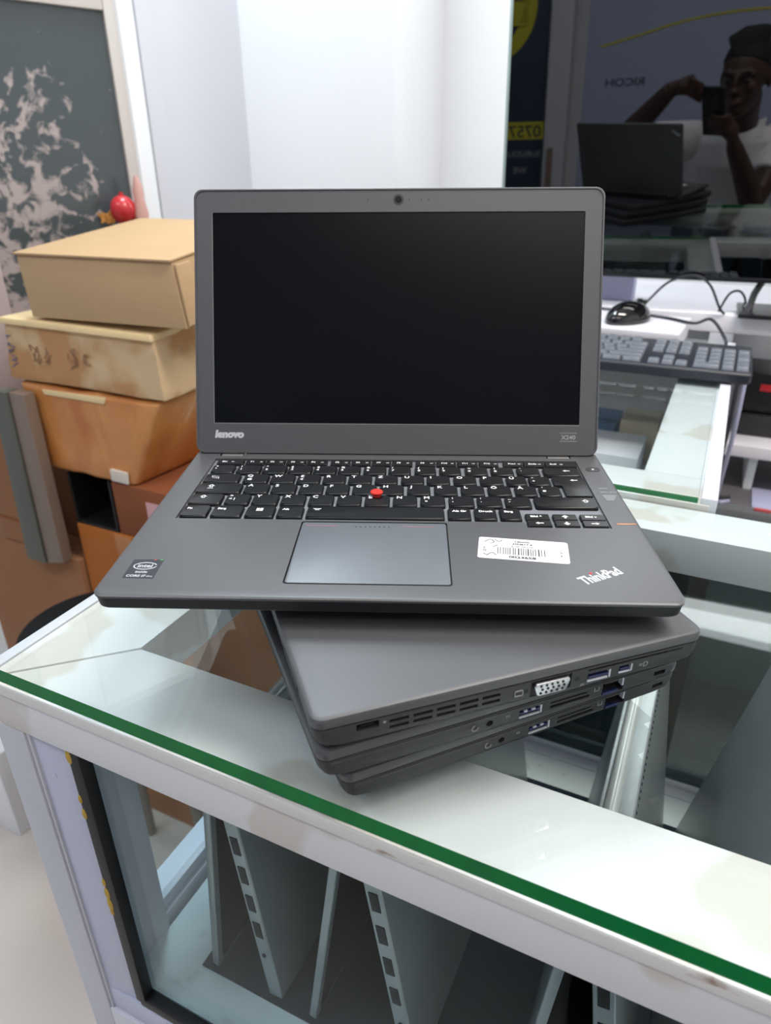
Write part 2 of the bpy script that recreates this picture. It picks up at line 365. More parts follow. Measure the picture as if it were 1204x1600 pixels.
# ------------------------------------------------------------------ front display counter
GT = -80.0                                                    # glass top
def counter():
    E = 1500
    t = shop_thing('display_counter', 'white framed glass display counter in front, holding the laptop stack', 'display counter', 600, 220, -1130)
    og = (600, 220, -1130)
    def B(mb, name, mats, par=t, **k): return mb.build(name, mats, par, og, **k)
    zt, zb = -93.0, -131.0
    def rail(poly): return MB().prism(poly, zb, zt, bev=1.2)
    B(rail([(-19, 0), (E, 0), (E - 65, 65), (50.6, 65)]), 'top_rail', 'white_top')
    B(rail([(-20, 1), (49.4, 66), (49.4, 388), (-20, 446)]), 'top_rail', 'white_top')
    B(rail([(50.6, 388), (E - 65, 388), (E, 446), (-19, 446)]), 'top_rail', 'white_top')
    B(rail([(E + 1, 1), (E + 1, 446), (E - 64, 388), (E - 64, 66)]), 'top_rail', 'white_top')
    B(MB().box(-19, E, -1.6, 0.2, -101, -93, 0.5), 'edge_strip', 'tape')
    B(MB().box(-30, -20.4, 2, 446, -131, -92, 1.5), 'edge_strip', 'post')
    # front corner post, glazing bead and gasket
    B(MB().box(-26, 2, 0, 44, -1130, -131.5, 2), 'corner_post', 'post')
    B(MB().box(2.4, 5, 1.5, 40, -470, -132, 0.4), 'corner_post_lip', 'post')
    B(MB().prism([(5, 3), (37, 6), (37, 16), (5, 16)], -438, -131.5, bev=0.6), 'glazing_bead', 'bead')
    B(MB().box(-24, 20, 44, 62, -1130, -131.5, 1.5), 'corner_post', 'post')
    B(MB().box(2.4, 20, 16, 44, -1130, -131.5), 'corner_post', 'post')
    g = MB().box(36, 46, 3, 13, -408, -131, 1.5); g.box(40, E, 3, 13, -412, -402, 1.5)
    B(g, 'gasket', 'gasket')
    for z, r in ((-140, 3.2), (-178, 2.0), (-192, 2.6), (-262, 2.2), (-274, 3.2), (-286, 3.6), (-294, 2.4)):
        B(MB().ball((37.2, 3.4, z), (r * 0.8, 1.6, r * 2.0), 10), 'glue_blob', 'glue')
    B(MB().box(5, E, 3, 16, -440, -413, 0.8), 'glazing_bead', 'bead')
    B(MB().box(2, E, 0, 44, -520, -441, 1.5), 'bottom_rail', 'white_frame')
    B(MB().box(42, E - 64, 10, 15, -404, -131), 'front_pane', 'glass_pane')
    # left side
    B(MB().box(-3, 2, 62, 386, -400, -131), 'side_pane', 'glass_pane')
    B(MB().box(-24, 20, 386, 446, -1130, -131.5, 1.5), 'corner_post', 'post')
    B(MB().box(-24, 14, 62, 386, -470, -398, 1.5), 'bottom_rail', 'white_frame')
    B(MB().box(3, 10, 62, 386, -398, -385, 1), 'glazing_bead', 'white_frame')
    B(MB().box(-20, 0, 62, 386, -1130, -470), 'side_panel', 'case_white')
    # rear, right end
    B(MB().box(20, E - 64, 424, 446, -1130, -470), 'rear_panel', 'case_white')
    r = MB().box(20, E - 64, 400, 446, -430, -404, 2); r.box(20, E - 64, 412, 418, -404, -394, 1); r.box(20, E - 64, 428, 434, -404, -394, 1)
    B(r, 'sliding_track', 'white_frame')
    for i, (a, b, n0) in enumerate(((24, 560, 413), (520, 1040, 429), (1000, E - 66, 413))):
        B(MB().box(a, b, n0, n0 + 4, -394, -140), 'sliding_glass_door', 'glass_tint')
    B(MB().box(E - 64, E, 0, 446, -1130, -131.5, 2), 'corner_post', 'post')
    B(MB().box(20, E - 64, 15, 424, -420, -406), 'case_base', 'case_floor')
    B(MB().box(2, E - 60, 20, 40, -1130, -521), 'front_panel', 'case_white')
    # glass sheet lying on the frame
    g = MB().box(-14, E, 0.3, 445, -92.4, GT, 1.0, seg=1)
    o = shop_mesh(g, 'glass_counter_top', ['glass_top', 'glass_edge'], 600, 220, GT, 'thick green edged glass sheet under the laptop stack on the front counter', 'glass sheet', smooth=0)
    for p in o.data.polygons:
        if p.normal.y < -0.9: p.material_index = 1
counter()

# ------------------------------------------------------------------ silver laptops standing like tents in the case
def tent(apu, topz, left, right, label, n0=50.0, n1=350.0):
    zb = -404.0
    t = shop_thing('silver_laptop', label, 'laptop', apu, (n0 + n1) / 2, zb + 0.2, 'silver laptops in the display case')
    h = topz - zb; w = n1 - n0
    def leg(du, th):
        ang = math.degrees(math.atan2(du, h)); ln = h / math.cos(R(ang))
        # local slab: thickness x, n along y, hanging from the apex downwards
        return T((0, 0, h)) @ RY(-ang), ln
    mr, ln = leg(right, 14)
    b = MB().box(0, 13, -w / 2, w / 2, -ln + 3, -4, 2.2, seg=3, mtx=mr); base = b.build('base', 'alu', t)
    for k, z in enumerate((0.30, 0.42, 0.54, 0.66)):
        z0 = -ln * z
        MB().box(3.0, 9.8, -w / 2 - 0.6, -w / 2 + 3, z0 - 8.6, z0 + 8.6, 0.5, mtx=mr).build('port', 'black', base)
    MB().cyl((6, -w / 2 - 0.3, -ln * 0.78), 1.8, 1, 'y', 12, mtx=mr).build('port', 'black', base)
    kb = MB().box(-1.2, 0.2, -w / 2 + 14, w / 2 - 14, -ln * 0.52, -ln * 0.1, 0.4, mtx=mr); kb.build('keyboard', 'kb_body', base)
    sp = MB()
    for i in range(46):
        for s in (-1, 1): sp.cyl((13.1, -w / 2 + 12 + i * 6, -12), 1.0, 0.6, 'x', 6, mtx=mr)
    sp.build('vent_holes', 'ink', base)
    ml, ln2 = leg(-left, 6)
    li = MB().box(-6.5, 0, -w / 2, w / 2, -ln2 + 2, -4, 1.6, seg=3, mtx=ml).build('lid', 'alu', t)
    MB().box(0, 0.5, -w / 2 + 6, w / 2 - 6, -ln2 + 8, -16, 0.2, mtx=ml).build('screen', 'screen', li)
    MB().cyl((0, 0, h - 4), 4.5, w - 30, 'y', 16).build('hinge', 'alu_edge', t)
def tents():
    tent(107, -160, 24, 27, 'silver laptop tented in the case behind the left end of the front glass')
    tent(213, -150, 36, 40, 'silver laptop tented in the case, large ports on its front edge, middle of the display')
    tent(357, -140, 22, 34, 'silver laptop tented in the case with its spine right of the stack')
    tent(466, -138, 46, 34, 'silver laptop tented farthest right in the case, wide grey lid leaning left')
    # dark mat on the case base
    shop_mesh(MB().box(68, 900, 47, 360, -406, -404.2, 0.4), 'display_mat', 'mat_dark', 450, 200, -406, 'dark blue mat under the silver laptops on the case base', 'mat')
tents()

# ------------------------------------------------------------------ laptops in the stack
LW, DB = 305.5, 208.5
STACK = 'laptops stacked on the front counter'
def closed_laptop(label, px, py, ztop, yaw, side):
    # local: x along the side we see (0..DB), y into the stack (0..LW), z down from the lid
    H = 20.4
    t = thing('laptop', label, 'laptop', L(px, py, ztop - H), R(yaw), STACK)
    og = (0, 0, -H)
    def ring(z, i, r=6): return [(x, y, z) for x, y in rrect(i, DB - i, i, LW - i, r)]
    lid = MB().loft([ring(-6.2, 0.9), ring(-5.6, 0.2), ring(-2.0, 0), ring(-0.7, 0.6), ring(-0.15, 1.6), ring(0, 3)])
    lo = lid.build('lid', 'shell', t, og)
    b = MB()
    rr = []
    for z, i, e in ((-6.9, 1.0, 0), (-7.4, 0.6, 0), (-12, 0.6, 0.3), (-16.0, 0.9, 2.0), (-18.6, 2.2, 6.5), (-19.8, 4.5, 12)):
        rr.append([(x + (e if x < DB / 2 else -e), y, z) for x, y in rrect(i, DB - i, i, LW - i, 6)])
    b.loft(list(reversed(rr)))
    cuts = MB()
    def hole(s0, s1, z0, z1, d=6): cuts.box(s0, s1, -2, d, z0, z1)
    if side == 'left':
        hole(20.4, 31, -11.6, -6.7 - 0.9, 8)
        for k in range(5):
            a = 36 + k * 11.6
            hole(a, a + 9.4, -11.0, -9.2); hole(a, a + 9.4, -14.6, -12.8)
        hole(108, 130.6, -17.0, -7.5, 2.2); cuts.cyl((105.2, 0, -12), 1.5, 8, 'y', 16); cuts.cyl((133.6, 0, -12), 1.5, 8, 'y', 16)
        hole(140, 153.6, -16.2, -10.9, 9); hole(158.3, 166.4, -15.6, -10.8, 7); hole(140, 196, -9.1, -8.0, 5)
    else:
        cuts.cyl((88.5, 0, -12.6), 1.9, 16, 'y', 18)
        hole(105.5, 119, -15.6, -10.2, 9); hole(124, 148, -14.9, -13.0, 7); hole(124, 146, -11.6, -10.6, 5)
        hole(156, 170, -17.5, -8.6, 10); hole(190, 197.5, -14.2, -11.2, 5)
    b.cut(cuts)
    bo = b.build('base', 'side', t, og)
    MB().box(7, DB - 7, 7, LW - 7, -7.4, -5.6).build('seam', 'black', t, og)
    for x in (24, DB - 24):
        for y in (34, LW - 34): MB().box(x - 8, x + 8, y - 14, y + 14, -20.4, -19.2, 0.3).build('rubber_foot', 'rubber', t, og)
    def txt(mb, s, size, x, z, al='LEFT'):
        mb.text(s, size, T((x, -0.02 + 0.62, z)) @ RX(90), align=al); return mb
    if side == 'left':
        m = MB(); m.box(20.8, 30.6, 5.5, 7.9, -11.3, -7.8); m.box(22.5, 29, 1.5, 6, -9.9, -9.3)
        m.build('power_port', 'black', bo, og)
        MB().box(108.2, 130.4, 1.6, 2.1, -16.9, -7.6).build('port_surround', 'black', bo, og)
        m = MB(); poly = [(110.3, -8.3), (128.2, -8.3), (129.2, -9.8), (127.6, -14.8), (126.4, -15.8), (112.1, -15.8), (110.9, -14.8), (109.3, -9.8)]
        fr = [(x, z) for x, z in poly]
        m.prism(fr, -2.1, 0.9, mtx=RX(90), bev=0.5)
        vg = m.build('vga_port', 'steel', bo, og); tag(vg, 'silver video port')
        m = MB()
        for r_, z in enumerate((-9.9, -12.05, -14.2)):
            for k in range(5): m.cyl((112.9 + k * 3.0 + (0.8 if r_ == 1 else 0), -0.95, z), 0.72, 0.4, 'y', 10)
        m.build('pin_hole', 'ink', vg, og)
        m = MB(); m.box(141, 152.6, 1.2, 8, -14.6, -13.2); m.box(140.2, 153.4, 8, 8.8, -16, -11.1)
        us = m.build('usb_port', 'usb_blue', bo, og); MB().box(140.3, 152, 0.7, 1.6, -16.1, -15.3).box(152.6, 153.5, 0.7, 3, -16, -11.1).build('port_rim', 'pale_tongue', us, og)
        m = MB(); m.box(159.6, 165, 1.4, 6, -14.2, -12.9)
        us = m.build('display_port', 'usb_blue', bo, og); MB().box(158.5, 165.4, 0.7, 1.6, -15.5, -14.9).box(165.6, 166.3, 0.7, 3, -15.4, -11).build('port_rim', 'pale_tongue', us, og)
        m = MB(); m.box(140.2, 195.8, 4.2, 4.9, -9.0, -8.1).box(187, 195.8, 0.9, 4, -8.9, -8.2); m.build('card_slot', 'black', bo, og)
        for c in (105.2, 133.6): MB().cyl((c, 2.2, -12), 1.45, 3, 'y', 12).build('port_screw', 'ink', bo, og)
        m = MB(); txt(m, 'ss', 3.2, 136, -17.4); txt(m, '=D', 4.4, 170, -14.6)
        m.box(99.2, 103.8, 0.1, 0.62, -13.8, -13.4).box(99.2, 103.8, 0.1, 0.62, -10.8, -10.4).box(99.2, 99.6, 0.1, 0.62, -13.8, -10.4).box(103.4, 103.8, 0.1, 0.62, -13.8, -10.4)
        m.cyl((33.6, 0.5, -9.6), 0.7, 0.3, 'y', 12)
        m.build('port_marks', 'grey_print', bo, og)
        
        for y0 in (30, LW - 62): MB().box(-0.3, 1.2, y0, y0 + 32, -7, -3.6, 0.4).build('hinge', 'side', t, og)
    else:
        m = MB().cyl((88.5, 3.0, -12.6), 1.88, 1.0, 'y', 16); m.build('audio_jack', 'black', bo, og)
        m = MB(); m.box(106.4, 118.2, 1.2, 8, -13.6, -12.4); m.box(105.7, 118.8, 8, 8.8, -15.4, -10.4)
        us = m.build('usb_port', 'usb_blue', bo, og); MB().box(105.7, 117.6, 0.7, 1.6, -15.5, -14.8).box(118, 118.9, 0.7, 3, -15.4, -10.4).box(108.5, 110.4, 0.8, 2, -12.4, -11.4).box(113, 115, 0.8, 2, -12.4, -11.4).build('port_rim', 'pale_tongue', us, og)
        MB().box(124.2, 147.8, 4.5, 6.5, -14.8, -13.1).box(124.2, 145.8, 3.6, 4.8, -11.5, -10.7).build('card_slot', 'black', bo, og)
        m = MB().box(156.2, 169.8, 8.5, 9.8, -17.3, -8.7).box(158.5, 167.5, 2.2, 9, -11.4, -9.6)
        et = m.build('network_port', 'black', bo, og); MB().box(168.9, 169.9, 0.8, 4, -14, -8.8).build('port_rim', 'pale_tongue', et, og)
        MB().box(157, 167, 0.9, 2.4, -17.4, -15.6).build('port_latch', 'usb_blue', et, og)
        MB().box(190.2, 197.3, 4, 4.9, -14.1, -11.3).build('lock_slot', 'black', bo, og)
        m = MB(); txt(m, 'ss', 3.2, 97.5, -12.2); 
        for k in range(9):
            a0 = R(200 + k * 30 - 90)
            m.box(80.2 + 1.7 * math.cos(a0) - .3, 80.2 + 1.7 * math.cos(a0) + .3, 0.1, 0.62, -12.6 + 1.7 * math.sin(a0) - .3, -12.6 + 1.7 * math.sin(a0) + .3)
        m.box(150.5, 153.5, 0.1, 0.62, -12.0, -11.7).box(150.5, 150.8, 0.1, 0.62, -12.0, -9.6).box(153.2, 153.5, 0.1, 0.62, -12.0, -9.6)
        m.build('port_marks', 'grey_print', bo, og)
        MB().box(6, DB - 6, 0.2, 0.75, -8.3, -7.9).build('edge_line', 'shell', bo, og)
    return t
closed_laptop('closed dark grey laptop lying directly on the glass, lowest of the stack', 135, -61, -59.4, 26.0, 'right')
closed_laptop('closed dark grey laptop second from the bottom of the stack, audio jack on its side', 125, -67.5, -38.8, 23.5, 'right')
closed_laptop('closed dark grey laptop with vent slots and silver video port, under the open one', 123.5, -69.5, -18.2, 20.6, 'left')

LIDA = R(22.08)
def stamp(mb, mtx, size=11.4):
    # slanted two-word style mark, cap height about 8 mm
    mb.text('ThinkPad', size, mtx, 0, 0.04, 0.28, 'LEFT', 0.66)
def open_laptop():
    t = thing('laptop', 'open black laptop with dark screen on top of the stack', 'laptop', L(0, 0, -18.0), 0, STACK)
    og = (0, 0, -18.0)
    def ring(z, i, r=7, k=0.0): return [(x, y, z - k * y / DB) for x, y in rrect(i, LW - i, i, DB - i, r)]
    b = MB().loft([ring(-11.6, 6, 4, 4.6), ring(-9.4, 2.5, 6, 4.0), ring(-8.2, 1.2, 7, 2.0), ring(-2.3, 0.5), ring(-1.9, 0), ring(-0.8, 0), ring(-0.15, 0.7), ring(0, 1.8)])
    c = MB().prism([(17.4, 88.2), (235.6, 88.2), (236.2, 81.2), (287.6, 81.2), (287.6, 188), (17.4, 188)], -1.7, 3)
    c.prism(rrect(97.9, 187.9, 13.6, 86.0, 2), -1.3, 3)
    c.box(19, 38.5, 193.5, 212, -7, 3); c.box(267, 285, 193.5, 212, -7, 3)
    b.cut(c)
    for f in b.bm.faces:
        cz = f.calc_center_median().z
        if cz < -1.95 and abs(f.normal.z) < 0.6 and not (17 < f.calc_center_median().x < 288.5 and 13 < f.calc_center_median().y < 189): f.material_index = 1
        c_ = f.calc_center_median()
        if -1.4 < c_.z < -0.1 and 97.5 < c_.x < 188.3 and 13 < c_.y < 86.5: f.material_index = 2
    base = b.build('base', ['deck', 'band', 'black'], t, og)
    MB().box(17.0, 288, 80.8, 188.4, -3.0, -1.65).build('keyboard_tray', 'well', base, og)
    for x in (40, LW - 40):
        MB().box(x - 14, x + 14, 22, 32, -18, -10, 0.4).build('rubber_foot', 'rubber', t, og)
        MB().box(x - 14, x + 14, DB - 40, DB - 26, -18, -14, 0.4).build('rubber_foot', 'rubber', t, og)
    MB().box(60, LW - 60, 120, 190, -17.9, -13, 3).build('battery', 'rubber', t, og)
    m = MB().prism(rrect(98.8, 187.1, 15.2, 85.2, 1.6), -1.2, -0.12, bev=0.3)
    pad = m.build('touchpad', 'pad', t, og)
    m = MB().box(101, 121, 80.4, 81.1, -0.13, -0.08).box(160, 180, 80.4, 81.1, -0.13, -0.08); m.build('red_line', 'pink_print', pad, og)
    m = MB()
    for i in range(8): m.cyl((132 + i * 2.9, 79.6, -0.1), 0.55, 0.1, 'z', 8)
    m.build('dots', 'ink', pad, og)
    # ---- keys
    def key(x0, x1, y0, y1, marks=(), poly=None, tall=True):
        top = 0.75
        m = MB()
        if poly: m.prism(poly, -2.5, top, bev=0.6)
        else:
            r0 = rrect(x0, x1, y0, y1, 1.2, 3)
            d = 2.6 if tall else 0.8
            def rr(i, z, r, dy=0.0):
                p = rrect(x0 + i, x1 - i, y0 + i + dy, y1 - i, r, 3); return [(x, y, z) for x, y in p]
            if tall:
                q = []
                for x, y in rrect(x0 + .6, x1 - .6, y0 + .6, y1 - .6, 2.6, 4):       # smiling front edge
                    q.append((x, y, top))
                m.loft([rr(0, -2.5, 1.4), rr(0, -0.4, 2.2), rr(.25, 0.25, 2.4), [(x, y, z) for x, y, z in q]])
            else: m.loft([rr(0, -2.5, .6), rr(0, -0.1, .8), rr(.4, top - .2, .8)])
        k = m.build('key', 'key', t, og)
        if marks:
            g = MB()
            for s, size, dx, dy in marks:
                X = x0 + dx; Y = y1 - dy; Z = top + 0.02 if tall else top - 0.18
                if s == '<-': g.prism([(X, Y), (X + 2, Y + 1.5), (X + 2, Y + .5), (X + 5, Y + .5), (X + 5, Y - .5), (X + 2, Y - .5), (X + 2, Y - 1.5)], Z, Z + .04)
                elif s == '->': g.prism([(X + 5, Y), (X + 3, Y - 1.5), (X + 3, Y - .5), (X, Y - .5), (X, Y + .5), (X + 3, Y + .5), (X + 3, Y + 1.5)], Z, Z + .04)
                elif s == 'up': g.prism([(X, Y), (X + 2.2, Y + 2.4), (X + 4.4, Y), (X + 2.9, Y), (X + 2.9, Y - 1.8), (X + 1.5, Y - 1.8), (X + 1.5, Y)], Z, Z + .04)
                elif s == 'dn': g.prism([(X, Y), (X + 1.5, Y), (X + 1.5, Y + 1.8), (X + 2.9, Y + 1.8), (X + 2.9, Y), (X + 4.4, Y), (X + 2.2, Y - 2.4)], Z, Z + .04)
                elif s == 'shift':
                    o_ = [(0, 0), (2.4, 2.4), (4.8, 0), (3.5, 0), (3.5, -2), (1.3, -2), (1.3, 0)]
                    n_ = [(1.3, .45), (2.4, 1.5), (3.5, .45), (2.9, .45), (2.9, -1.4), (1.9, -1.4), (1.9, .45)]
                    for i in range(7): g.prism([(X + p[0], Y + p[1]) for p in (o_[i], o_[(i + 1) % 7], n_[(i + 1) % 7], n_[i])], Z, Z + .04)
                elif s == 'win':
                    for a in (0, 1):
                        for b_ in (0, 1): g.box(X + a * 2.3, X + a * 2.3 + 2.0, Y + b_ * 2.1, Y + b_ * 2.1 + 1.8, Z, Z + .04)
                elif s == 'bar': g.box(X, X + size, Y - .35, Y + .35, Z, Z + .04)
                elif s == 'tab':
                    g.box(X, X + .6, Y, Y + 2.2, Z, Z + .04).box(X + .8, X + 5, Y + .9, Y + 1.3, Z, Z + .04).prism([(X + .8, Y + 1.1), (X + 2, Y + 2), (X + 2, Y + .2)], Z, Z + .04)
                    g.box(X + 5, X + 5.6, Y - 2.6, Y - .4, Z, Z + .04).box(X + .6, X + 4.8, Y - 1.7, Y - 1.3, Z, Z + .04).prism([(X + 4.8, Y - 1.5), (X + 3.6, Y - .6), (X + 3.6, Y - 2.4)], Z, Z + .04)
                else: g.text(s, size, T((X, Y, Z)), 0, 0.02, 0.11)
            g.build('legend', 'legend', k, og)
        return k
    def row(y0, y1, ks):
        for x0, x1, mk in ks: key(x0, x1, y0, y1, mk)
    A = lambda s, dx=2.2, dy=5.0, sz=5.2: ((s, sz, dx, dy),)
    def two(a, b): return ((a, 3.8, 2.2, 4.4), (b, 3.8, 2.2, 9.0))
    W_ = lambda s: ((s, 3.4, 3.0, 6.2),)
    y0, y1 = 90.3, 106.4
    row(y0, y1, [(18.5, 36.2, W_('Fn')), (38.2, 58, W_('Strg')), (60, 78.6, (('win', 0, 6.5, 8.0),)), (80.3, 97, W_('Alt')),
                 (99, 186.8, (('bar', 5, 4, 4), ('bar', 3, 5, 5.6))), (188.8, 203.5, W_('Alt Gr')), (205.5, 219.7, W_('Druck')), (221.5, 235, W_('Strg'))])
    for x0, x1, a, b_ in ((237.2, 252.2, 'Bild', '<-'), (254.2, 269.2, 'up', 'dn'), (271.2, 286.4, 'Bild', '->')):
        key(x0, x1, 91.2, 99.0, ((('Bild ^' if x0 < 240 else 'Bild v'), 3.2, 3, 4.6),) if a == 'Bild' else ((a, 0, 5.4, 3.9),), tall=False)
        key(x0, x1, 82.6, 90.3, ((b_, 0, 5.0, 4.0),), tall=False)
    row(108.4, 123.9, [(18.7, 40.5, (('shift', 0, 6, 5),)), (42.5, 58.9, two('>', '< |')), (60.5, 77.9, A('Y')), (79.6, 96, A('X')), (98, 114.6, A('C')), (116.6, 133, A('V')), (135, 151.6, A('B')),
                     (153.6, 169.6, A('N')), (171.6, 188, (('M', 5.2, 2.2, 5.0), ('u', 3.4, 3, 9.2))), (190.2, 207, two(';', ',')), (208.7, 225.2, two(':', '.')), (227, 244, two('_', '-')), (246, 286.2, (('shift', 0, 31, 6),))])
    row(125.9, 141.2, [(18.5, 49.5, (('shift', 0, 7, 5), ('bar', 4, 7.4, 8.6))), (51.2, 68.4, A('A')), (69.9, 87.2, A('S')), (88.9, 105.6, A('D')), (107.4, 123.6, A('F')), (125.5, 142, A('G')), (144, 160.6, A('H')),
                     (162.8, 178.6, A('J')), (181, 197, A('K')), (199.2, 215.2, A('L')), (217.4, 233.3, A('Ö')), (235.6, 250.4, A('Ä')), (252, 266.5, two("'", '#'))])
    row(143.2, 157.6, [(19, 44.6, (('tab', 0, 5, 6),)), (47, 65, (('Q', 5.0, 2.2, 5), ('@', 3.4, 3, 10))), (66.3, 83.5, A('W')), (85, 101.6, (('E', 5.0, 2.2, 5), ('€', 3.4, 2.4, 9.6))), (103.3, 119.6, A('R')), (121.3, 138, A('T')), (140, 156.1, A('Z')),
                     (158.4, 174.6, A('U')), (176.3, 192.6, A('I')), (195, 211, A('O')), (213.4, 229.7, A('P')), (231.7, 246, A('Ü')), (247.3, 262.2, two('*', '+'))])
    key(264, 286.3, 125.9, 157.6, (('<-', 0, 12, 6),), poly=[(268.9, 125.9), (286.3, 125.9), (286.3, 157.6), (264, 157.6), (264, 143.2), (268.9, 143.2)])
    nums = [('^', '°'), ('!', '1'), ('"', '2'), ('§', '3'), ('$', '4'), ('%', '5'), ('&', '6'), ('/', '7'), ('(', '8'), (')', '9'), ('=', '0'), ('?', 'ß'), ('`', '´')]
    xs = [(20, 36.8), (38.5, 56.2), (57.3, 74.9), (75.8, 93.6), (94.5, 111.5), (112.4, 128.8), (130.9, 147.4), (149, 165.2), (167.8, 183.3), (185.6, 201.2), (204, 220.4), (222.6, 239), (241.2, 257.6)]
    row(159.8, 174.2, [(a, b_, two(*n_)) for (a, b_), n_ in zip(xs, nums)] + [(260, 286.3, (('<-', 0, 14, 6),))])
    fx = [(20.6, 40.5, 'Esc'), (42, 56, 'F1'), (56.9, 71.4, 'F2'), (72.4, 86.8, 'F3'), (87.6, 103, 'F4'), (105.5, 119.9, 'F5'), (120.9, 135.2, 'F6'), (136.2, 150.2, 'F7'), (151.1, 166.3, 'F8'),
          (168.6, 183.1, 'F9'), (184, 198.3, 'F10'), (199.4, 214.1, 'F11'), (215.4, 229.4, 'F12'), (233, 246.9, 'Pos1'), (247.8, 262.7, 'Ende'), (263.6, 286.4, 'Entf')]
    for a, b_, s in fx: key(a, b_, 176.9, 185.8, ((s, 3.0, 3.5, 5.6), ('bar', 2.2, 10.6, 5)), tall=False)
    m = MB().cyl((142.6, 123.2, 1.2), 3.0, 4.4, 'z', 24); m.ball((142.6, 123.2, 3.3), (4.3, 4.3, 1.5), 24)
    tag(m.build('pointing_stick', 'red_rubber', t, og), 'round red rubber cap')
    MB().cyl((142.6, 125.0, -0.2), 6.2, 1.2, 'z', 24).build('stick_rim', 'side', t, og)
    # ---- deck details
    m = MB().prism(rrect(291.5, 301.5, 168.8, 176.5, 3.6), -0.3, 0.28, bev=0.15); pb = m.build('power_button', 'side', t, og)
    MB().cyl((296.5, 172.6, 0.3), 0.9, 0.1, 'z', 12).build('power_light', 'legend', pb, og)
    m = MB().box(291.6, 303.6, 86.2, 88.2, -0.3, 0.2, 0.1); m.build('fingerprint_strip', 'brass', t, og)
    m = MB().text('0000', 3.0, T((292.8, 139, 0.02)) @ RZ(0), 0, .02).text('Win Pro', 3.2, T((292.6, 133, 0.02)), 0, .02)
    for k in range(4): m.box(293 + k * .4, 302 - k, 128 - k * 2.2, 129 - k * 2.2, 0, 0.04)
    m.build('worn_print', 'grey_print', t, og)
    for x0 in (20.0, 268.0):
        h = MB().box(x0, x0 + 16.5, 194.4, 199.8, -5.0, -0.2, 0.8); h.cyl((x0 + 8.2, 202, -2.0), 3.2, 16.5, 'x', 16)
        tag(h.build('hinge', 'hinge', t, og), 'pale metal hinge')
    # processor label, asset label, diagonal mark
    m = MB().prism([(10.6, 17.2), (27.6, 16.7), (27.3, 36.9), (10.3, 36.6)], -0.05, 0.12); pl = m.build('processor_label', 'chip_label', t, og)
    m = MB()
    for k in range(28):
        a0, a1 = R(k * 360 / 28 + 20), R((k + 1) * 360 / 28 + 20)
        if k > 25: continue
        m.prism([(19 + 6.6 * math.cos(a0), 29.6 + 3.9 * math.sin(a0)), (19 + 6.6 * math.cos(a1), 29.6 + 3.9 * math.sin(a1)), (19 + 6.0 * math.cos(a1), 29.6 + 3.2 * math.sin(a1)), (19 + 6.0 * math.cos(a0), 29.6 + 3.2 * math.sin(a0))], 0.13, 0.17)
    m.text('intel', 4.8, T((19, 28.1, 0.13)), 0, .02, .1, 'CENTER'); m.text('inside', 2.9, T((19, 22.4, 0.13)), 0, .02, .06, 'CENTER'); m.text('CORE i7', 2.9, T((12.0, 18.3, 0.13)), 0, .02, .08); m.text('vPro', 1.9, T((23, 18.3, 0.13)), 0, .02, .03)
    m.build('label_print', 'silver_print', pl, og)
    MB().box(25.2, 27, 36, 36.8, .12, .16).build('colour_mark', 'green_print', pl, og); MB().box(21.8, 23.2, 36, 36.8, .12, .16).build('colour_mark', 'red_print', pl, og)
    a = math.degrees(math.atan2(62.6 - 68.8, 254.8 - 204.7)); lm = T((203.2, 44.2, 0)) @ RZ(a)
    m = MB().prism(rrect(0, 51, 0, 24.5, 1.6), 0, 0.14, mtx=lm); al = m.build('asset_label', 'paper', t, og); tag(al, 'white barcode label')
    m = MB(); rnd = random.Random(4); x = 11.0; zt = 0.18
    while x < 39:
        wd = rnd.choice((.45, .5, .75)); gap = rnd.choice((.7, .9, 1.3))
        m.box(x, x + wd, 5.6, 13.6, zt, zt + .03, mtx=lm); x += wd + gap
    m.text('0023658', 3.3, lm @ T((25, 1.9, zt)), 0, .02, .14, 'CENTER', 1.3)
    m.text('Lenovo', 2.4, lm @ T((25, 20.6, zt)), 0, .02, .11, 'CENTER', 1.2); m.text('22N617.3', 2.4, lm @ T((25, 17.6, zt)), 0, .02, .11, 'CENTER', 1.2)
    m.text('B /08  4000.00', 1.9, lm @ T((25, 14.7, zt)), 0, .02, .03, 'CENTER', 1.1)
    m.text('2019', 2.6, lm @ T((4.6, 7.5, zt)) @ RZ(90), 0, .02, .05); m.text('W 1017', 2.2, lm @ T((47.6, 6.8, zt)) @ RZ(90), 0, .02, .05)
    for pts in (((3.5, 19), (6.5, 22), (9, 19.5), (7, 17.5)), ((9, 22.5), (12, 20), (13.5, 22.5)), ((5, 3), (8, 6.5), (10.4, 4)), ((8.4, 13.5), (10.8, 15.6)), ((3, 5.2), (5, 3.6))):
        m.tube([lm @ Vector((p[0], p[1], zt)) for p in pts], .26, 4, smooth=4)
    m.build('label_print', 'ink', al, og)
    ang = math.degrees(math.atan2(37.6 - 23.3, 286.7 - 256.5)) + 3
    m = MB(); stamp(m, T((257.6, 17.0, 0.02)) @ RZ(ang), 10.6); lg = m.build('brand_mark', 'silver_print', t, og)
    MB().cyl((T((257.6, 17.0, 0.1)) @ RZ(ang)) @ Vector((10.0, 7.6, 0)), 0.85, 0.12, 'z', 12).build('red_dot', 'red_print', lg, og)
    # ---- lid
    LH = 197.4
    lm = L(0, 198, 0)
    lid = thing('lid', None, None, (0, 0.198, 0.018), rot=(-LIDA, 0, 0)); lid.parent = t
    m = MB(); i0 = 0
    def lr(i, y, r=6.5):                                     # outline in x,z ; y backwards
        p = rrect(i, LW - i, 0.6 + i * .3, LH - i, r); return [(x, y, z) for x, z in p]
